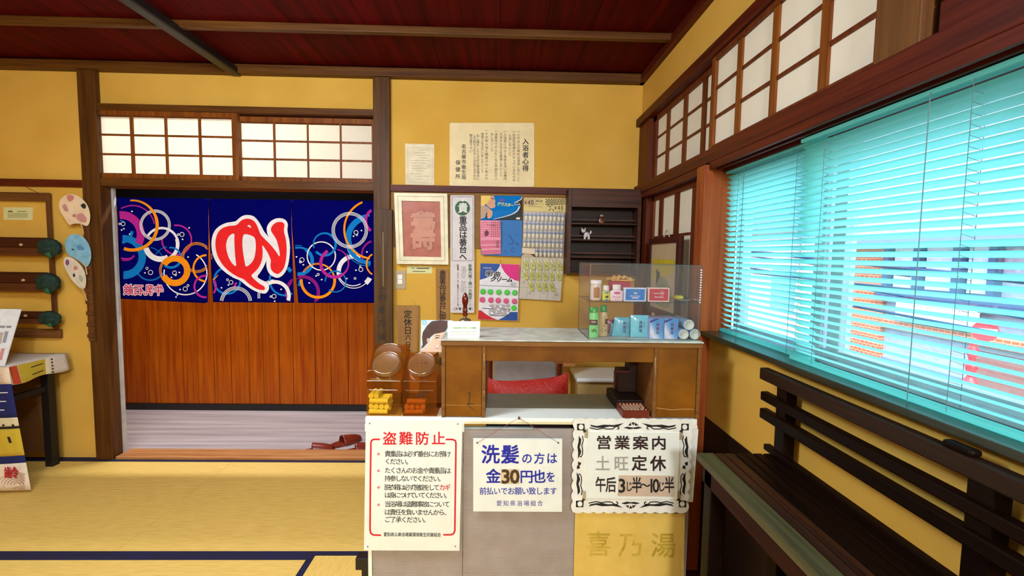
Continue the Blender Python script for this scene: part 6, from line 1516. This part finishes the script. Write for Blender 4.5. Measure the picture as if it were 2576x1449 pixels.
slipper(-1.25, 3.06, .25, 'red-brown slipper, leftmost of the four by the door sill'); slipper(-1.10, 3.20, .75, 'red-brown slipper, second from the left by the door sill')
slipper(-.965, 3.07, .35, 'red-brown slipper, third from the left by the door sill'); slipper(-.87, 3.20, .45, 'red-brown slipper, rightmost by the door sill')

# ------------------------------------------------------------------ outside: street seen from the upper floor
FX = 8.0
G = -3.0
struct('street', MB().box(1.6, FX + 6, -14, 40, G - .1, G), mat('grey_blue_asphalt', (112, 122, 146), .8, (92, 100, 124)))
struct('pavement', MB().box(FX - 1.6, FX, -14, 40, G, G + .12), mat('paving_pale', (150, 142, 144), .8))
FXm = onX(FX)
wf = mat('white_facade', (166, 168, 184), .7, (150, 152, 170)); br_ = None
def brickmat():
    m = mat('orange_brick', (224, 130, 84), .8); n = m.node_tree.nodes; L = m.node_tree.links
    tc = n.new('ShaderNodeTexCoord'); sp = n.new('ShaderNodeSeparateXYZ'); cb = n.new('ShaderNodeCombineXYZ'); L.new(tc.outputs['Object'], sp.inputs[0])
    ad = n.new('ShaderNodeMath'); L.new(sp.outputs['X'], ad.inputs[0]); L.new(sp.outputs['Y'], ad.inputs[1]); L.new(ad.outputs[0], cb.inputs[0]); L.new(sp.outputs['Z'], cb.inputs[1])
    b = n.new('ShaderNodeTexBrick'); b.inputs['Scale'].default_value = 4.2; b.inputs['Color1'].default_value = C(200, 92, 40); b.inputs['Color2'].default_value = C(176, 70, 30); b.inputs['Mortar'].default_value = C(206, 160, 136); b.inputs['Mortar Size'].default_value = .03
    L.new(cb.outputs[0], b.inputs[0]); L.new(b.outputs[0], n['Principled BSDF'].inputs['Base Color']); return m
bk = brickmat()
Yof = lambda x: FXm(x, 700).y
def fz(x, y): return FXm(x, y).z
o = thing('brick_building', (FX, 7.5, G), 'two-storey house across the street with orange brick pier and pale walls', 'building')
yR, yL = Yof(2560), Yof(2065)
build('wall', MB().box(FX + .02, FX + 3, yR - 8, yL, G, 5.5), wf, o)
build('brick_pier', MB().box(FX - .06, FX + .02, Yof(2232), Yof(2135), G, fz(2185, 600)), bk, o)
build('brick_parapet', MB().box(FX - .10, FX + .02, yR - 8, Yof(2232), fz(2350, 845), fz(2350, 822)), bk, o)
build('lower_brick_wall', MB().box(FX - .04, FX + .02, yR - 8, Yof(2470), G, fz(2500, 890)), mat('dark_brick', (150, 96, 90), .8), o)
build('pale_pier', MB().box(FX - .05, FX + .02, Yof(2135), Yof(2062), G, 3.0), flat('blue_white_wall', (168, 190, 214), .7), o)
blu = flat('blue_grey_column', (72, 84, 122), .6)
for xa_, xb2 in ((2232, 2246), (2308, 2326), (2408, 2432), (2500, 2520)): build('column', MB().box(FX - .12, FX + .02, Yof(xb2), Yof(xa_), fz(2330, 735), fz(2330, 605)), blu, o)
build('eave', MB().box(FX - .5, FX + .1, yR - 8, Yof(2135), fz(2300, 612), fz(2300, 596)), flat('eave_grey', (120, 128, 150), .6), o)
build('floor_band', MB().box(FX - .25, FX + .02, yR - 8, Yof(2232), fz(2400, 765), fz(2400, 738)), blu, o)
for xa_, xb2 in ((2250, 2304), (2330, 2404), (2436, 2496)):
    w_ = build('window', MB().box(FX - .02, FX + .02, Yof(xb2), Yof(xa_), fz(2330, 728), fz(2330, 618)), flat('window_frame_pale', (230, 230, 236)), o)
    build('pane', MB().box(FX - .03, FX - .02, Yof(xb2) + .05, Yof(xa_) - .05, fz(2330, 724), fz(2330, 622)), flat('curtained_pane', (210, 204, 214), .3), w_)
for k in range(26):
    y = Yof(2500) + k * (Yof(2292) - Yof(2500)) / 25; build('baluster', MB().box(FX - .22, FX - .18, y, y + .05, fz(2400, 820), fz(2400, 772)), flat('white_rail', (240, 240, 244)), o)
build('handrail', MB().box(FX - .24, FX - .16, Yof(2500), Yof(2292), fz(2400, 776), fz(2400, 770)), MATS['white_rail'], o)
build('canopy', MB().ext([(FX - 1.3, Yof(2480), -1.15), (FX - 1.3, Yof(2215), -1.15), (FX, Yof(2215), -.75), (FX, Yof(2480), -.75)], (0, 0, .1)), flat('blue_canopy', (96, 110, 156), .5), o)
build('door_panel', MB().box(FX - .05, FX + .02, Yof(2300), Yof(2250), G, -1.3), flat('glass_door', (220, 226, 236), .3), o)
o = thing('white_house', (FX + 1.5, 14, G), 'plain pale house farther along the street', 'building')
build('wall', MB().box(FX + .5, FX + 4, yL + .6, 24, G, 2.3), mat('pinkish_white_wall', (196, 172, 176), .8), o)
build('roof', MB().box(FX + .2, FX + 4.3, yL + .5, 24.3, 2.3, 2.5), flat('roof_teal_grey', (130, 150, 160), .7), o)
for k in range(4):
    y = yL + 1.6 + k * 2.4; w_ = build('window', MB().box(FX + .46, FX + .5, y, y + 1.3, -.2, 1.2), flat('window_frame_pale', (230, 230, 236)), o); build('pane', MB().box(FX + .44, FX + .46, y + .06, y + 1.24, -.14, 1.14), flat('blue_pane', (120, 160, 190), .2), w_)
build('balcony', MB().box(FX - .2, FX + .5, yL + 1.2, yL + 6, -1.0, -.35), flat('peach_balcony', (232, 190, 170), .8), o)
o = thing('apartment_block', (FX + 10, 26, G), 'grey-blue block far behind the pale house', 'building'); build('wall', MB().box(FX + 8, FX + 14, 14, 34, G, 7), flat('far_block', (120, 150, 158), .8), o)
for k in range(4):
    for j in range(3): build('window', MB().box(FX + 7.96, FX + 8, 16 + k * 4, 17.6 + k * 4, .2 + j * 2.2, 1.5 + j * 2.2), flat('far_window', (120, 150, 170), .3), o)
# red lamp post with round sign
px_ = 5.6; pm = onX(px_)
c_ = pm(2440, 960); o = thing('red_sign_post', (px_, c_.y, G), 'red ornamental post with a round red sign outside the window', 'post')
rp = flat('signal_red', (220, 44, 60), .4); yq = c_.y
build('pole', MB().cyl((px_, yq, G), (px_, yq, pm(2452, 860).z), .032, n=14), rp, o)
for yy, r in ((885, .06), (925, .055), (965, .075), (985, .07)): z = pm(2450, yy).z; build('collar', MB().lathe([(.034, -.07), (r, -.02), (r, .02), (.034, .07)], (px_, yq, z), n=14), rp, o)
cz = pm(2452, 828).z; dn = Vector((-.75, -.66, 0)).normalized()
ctr = Vector((px_, yq - .12, cz)); build('round_sign', MB().cyl(ctr, ctr + dn * .06, .115, n=32), rp, o)
ex = Vector((0, 0, 1)).cross(dn).normalized()
mb = MB(); text(mb, lambda x, y: ctr + dn * .064 + ex * x + Vector((0, 0, -y)), 'OPEN', -.055, 0, .055, 0, .055, bold=.04)
bmb = MB(); bmb.face([ctr + dn * .0625 + ex * x + Vector((0, 0, z)) for x, z in ((-.1, -.025), (.1, -.025), (.1, .032), (-.1, .032))]); build('white_bar', bmb, WHT, o)
# wires
wm = flat('wire_dark_blue', (30, 40, 84), .6)
for k, ((xa2, ya2), (xb2, yb2), X__) in enumerate((((2140, 660), (2520, 702), 5), ((2135, 720), (2520, 790), 5), ((2135, 712), (2520, 752), 5.2), ((1850, 668), (2010, 694), 6), ((2200, 780), (2520, 840), 4.6), ((1850, 640), (2010, 660), 6))):
    a, b = onX(X__)(xa2, ya2), onX(X__)(xb2, yb2); d_ = (b - a)
    o = build('overhead_wire', MB().cyl(a - d_ * 1.5, b + d_ * 1.0, .016 if k else .03, n=6), wm)
    tag(o, ['thin cable, highest over the brick house', 'thick blue-black cable crossing low over the brick house', 'thin cable crossing the middle of the brick house', 'cable in the left blind, lower of two', 'lowest thin cable outside, above the canopy', 'cable in the left blind, upper of two'][k], 'cable', 'overhead cables')
# ------------------------------------------------------------------ tidy
bpy.data.objects.remove(_to, do_unlink=True)
bpy.context.view_layer.update()
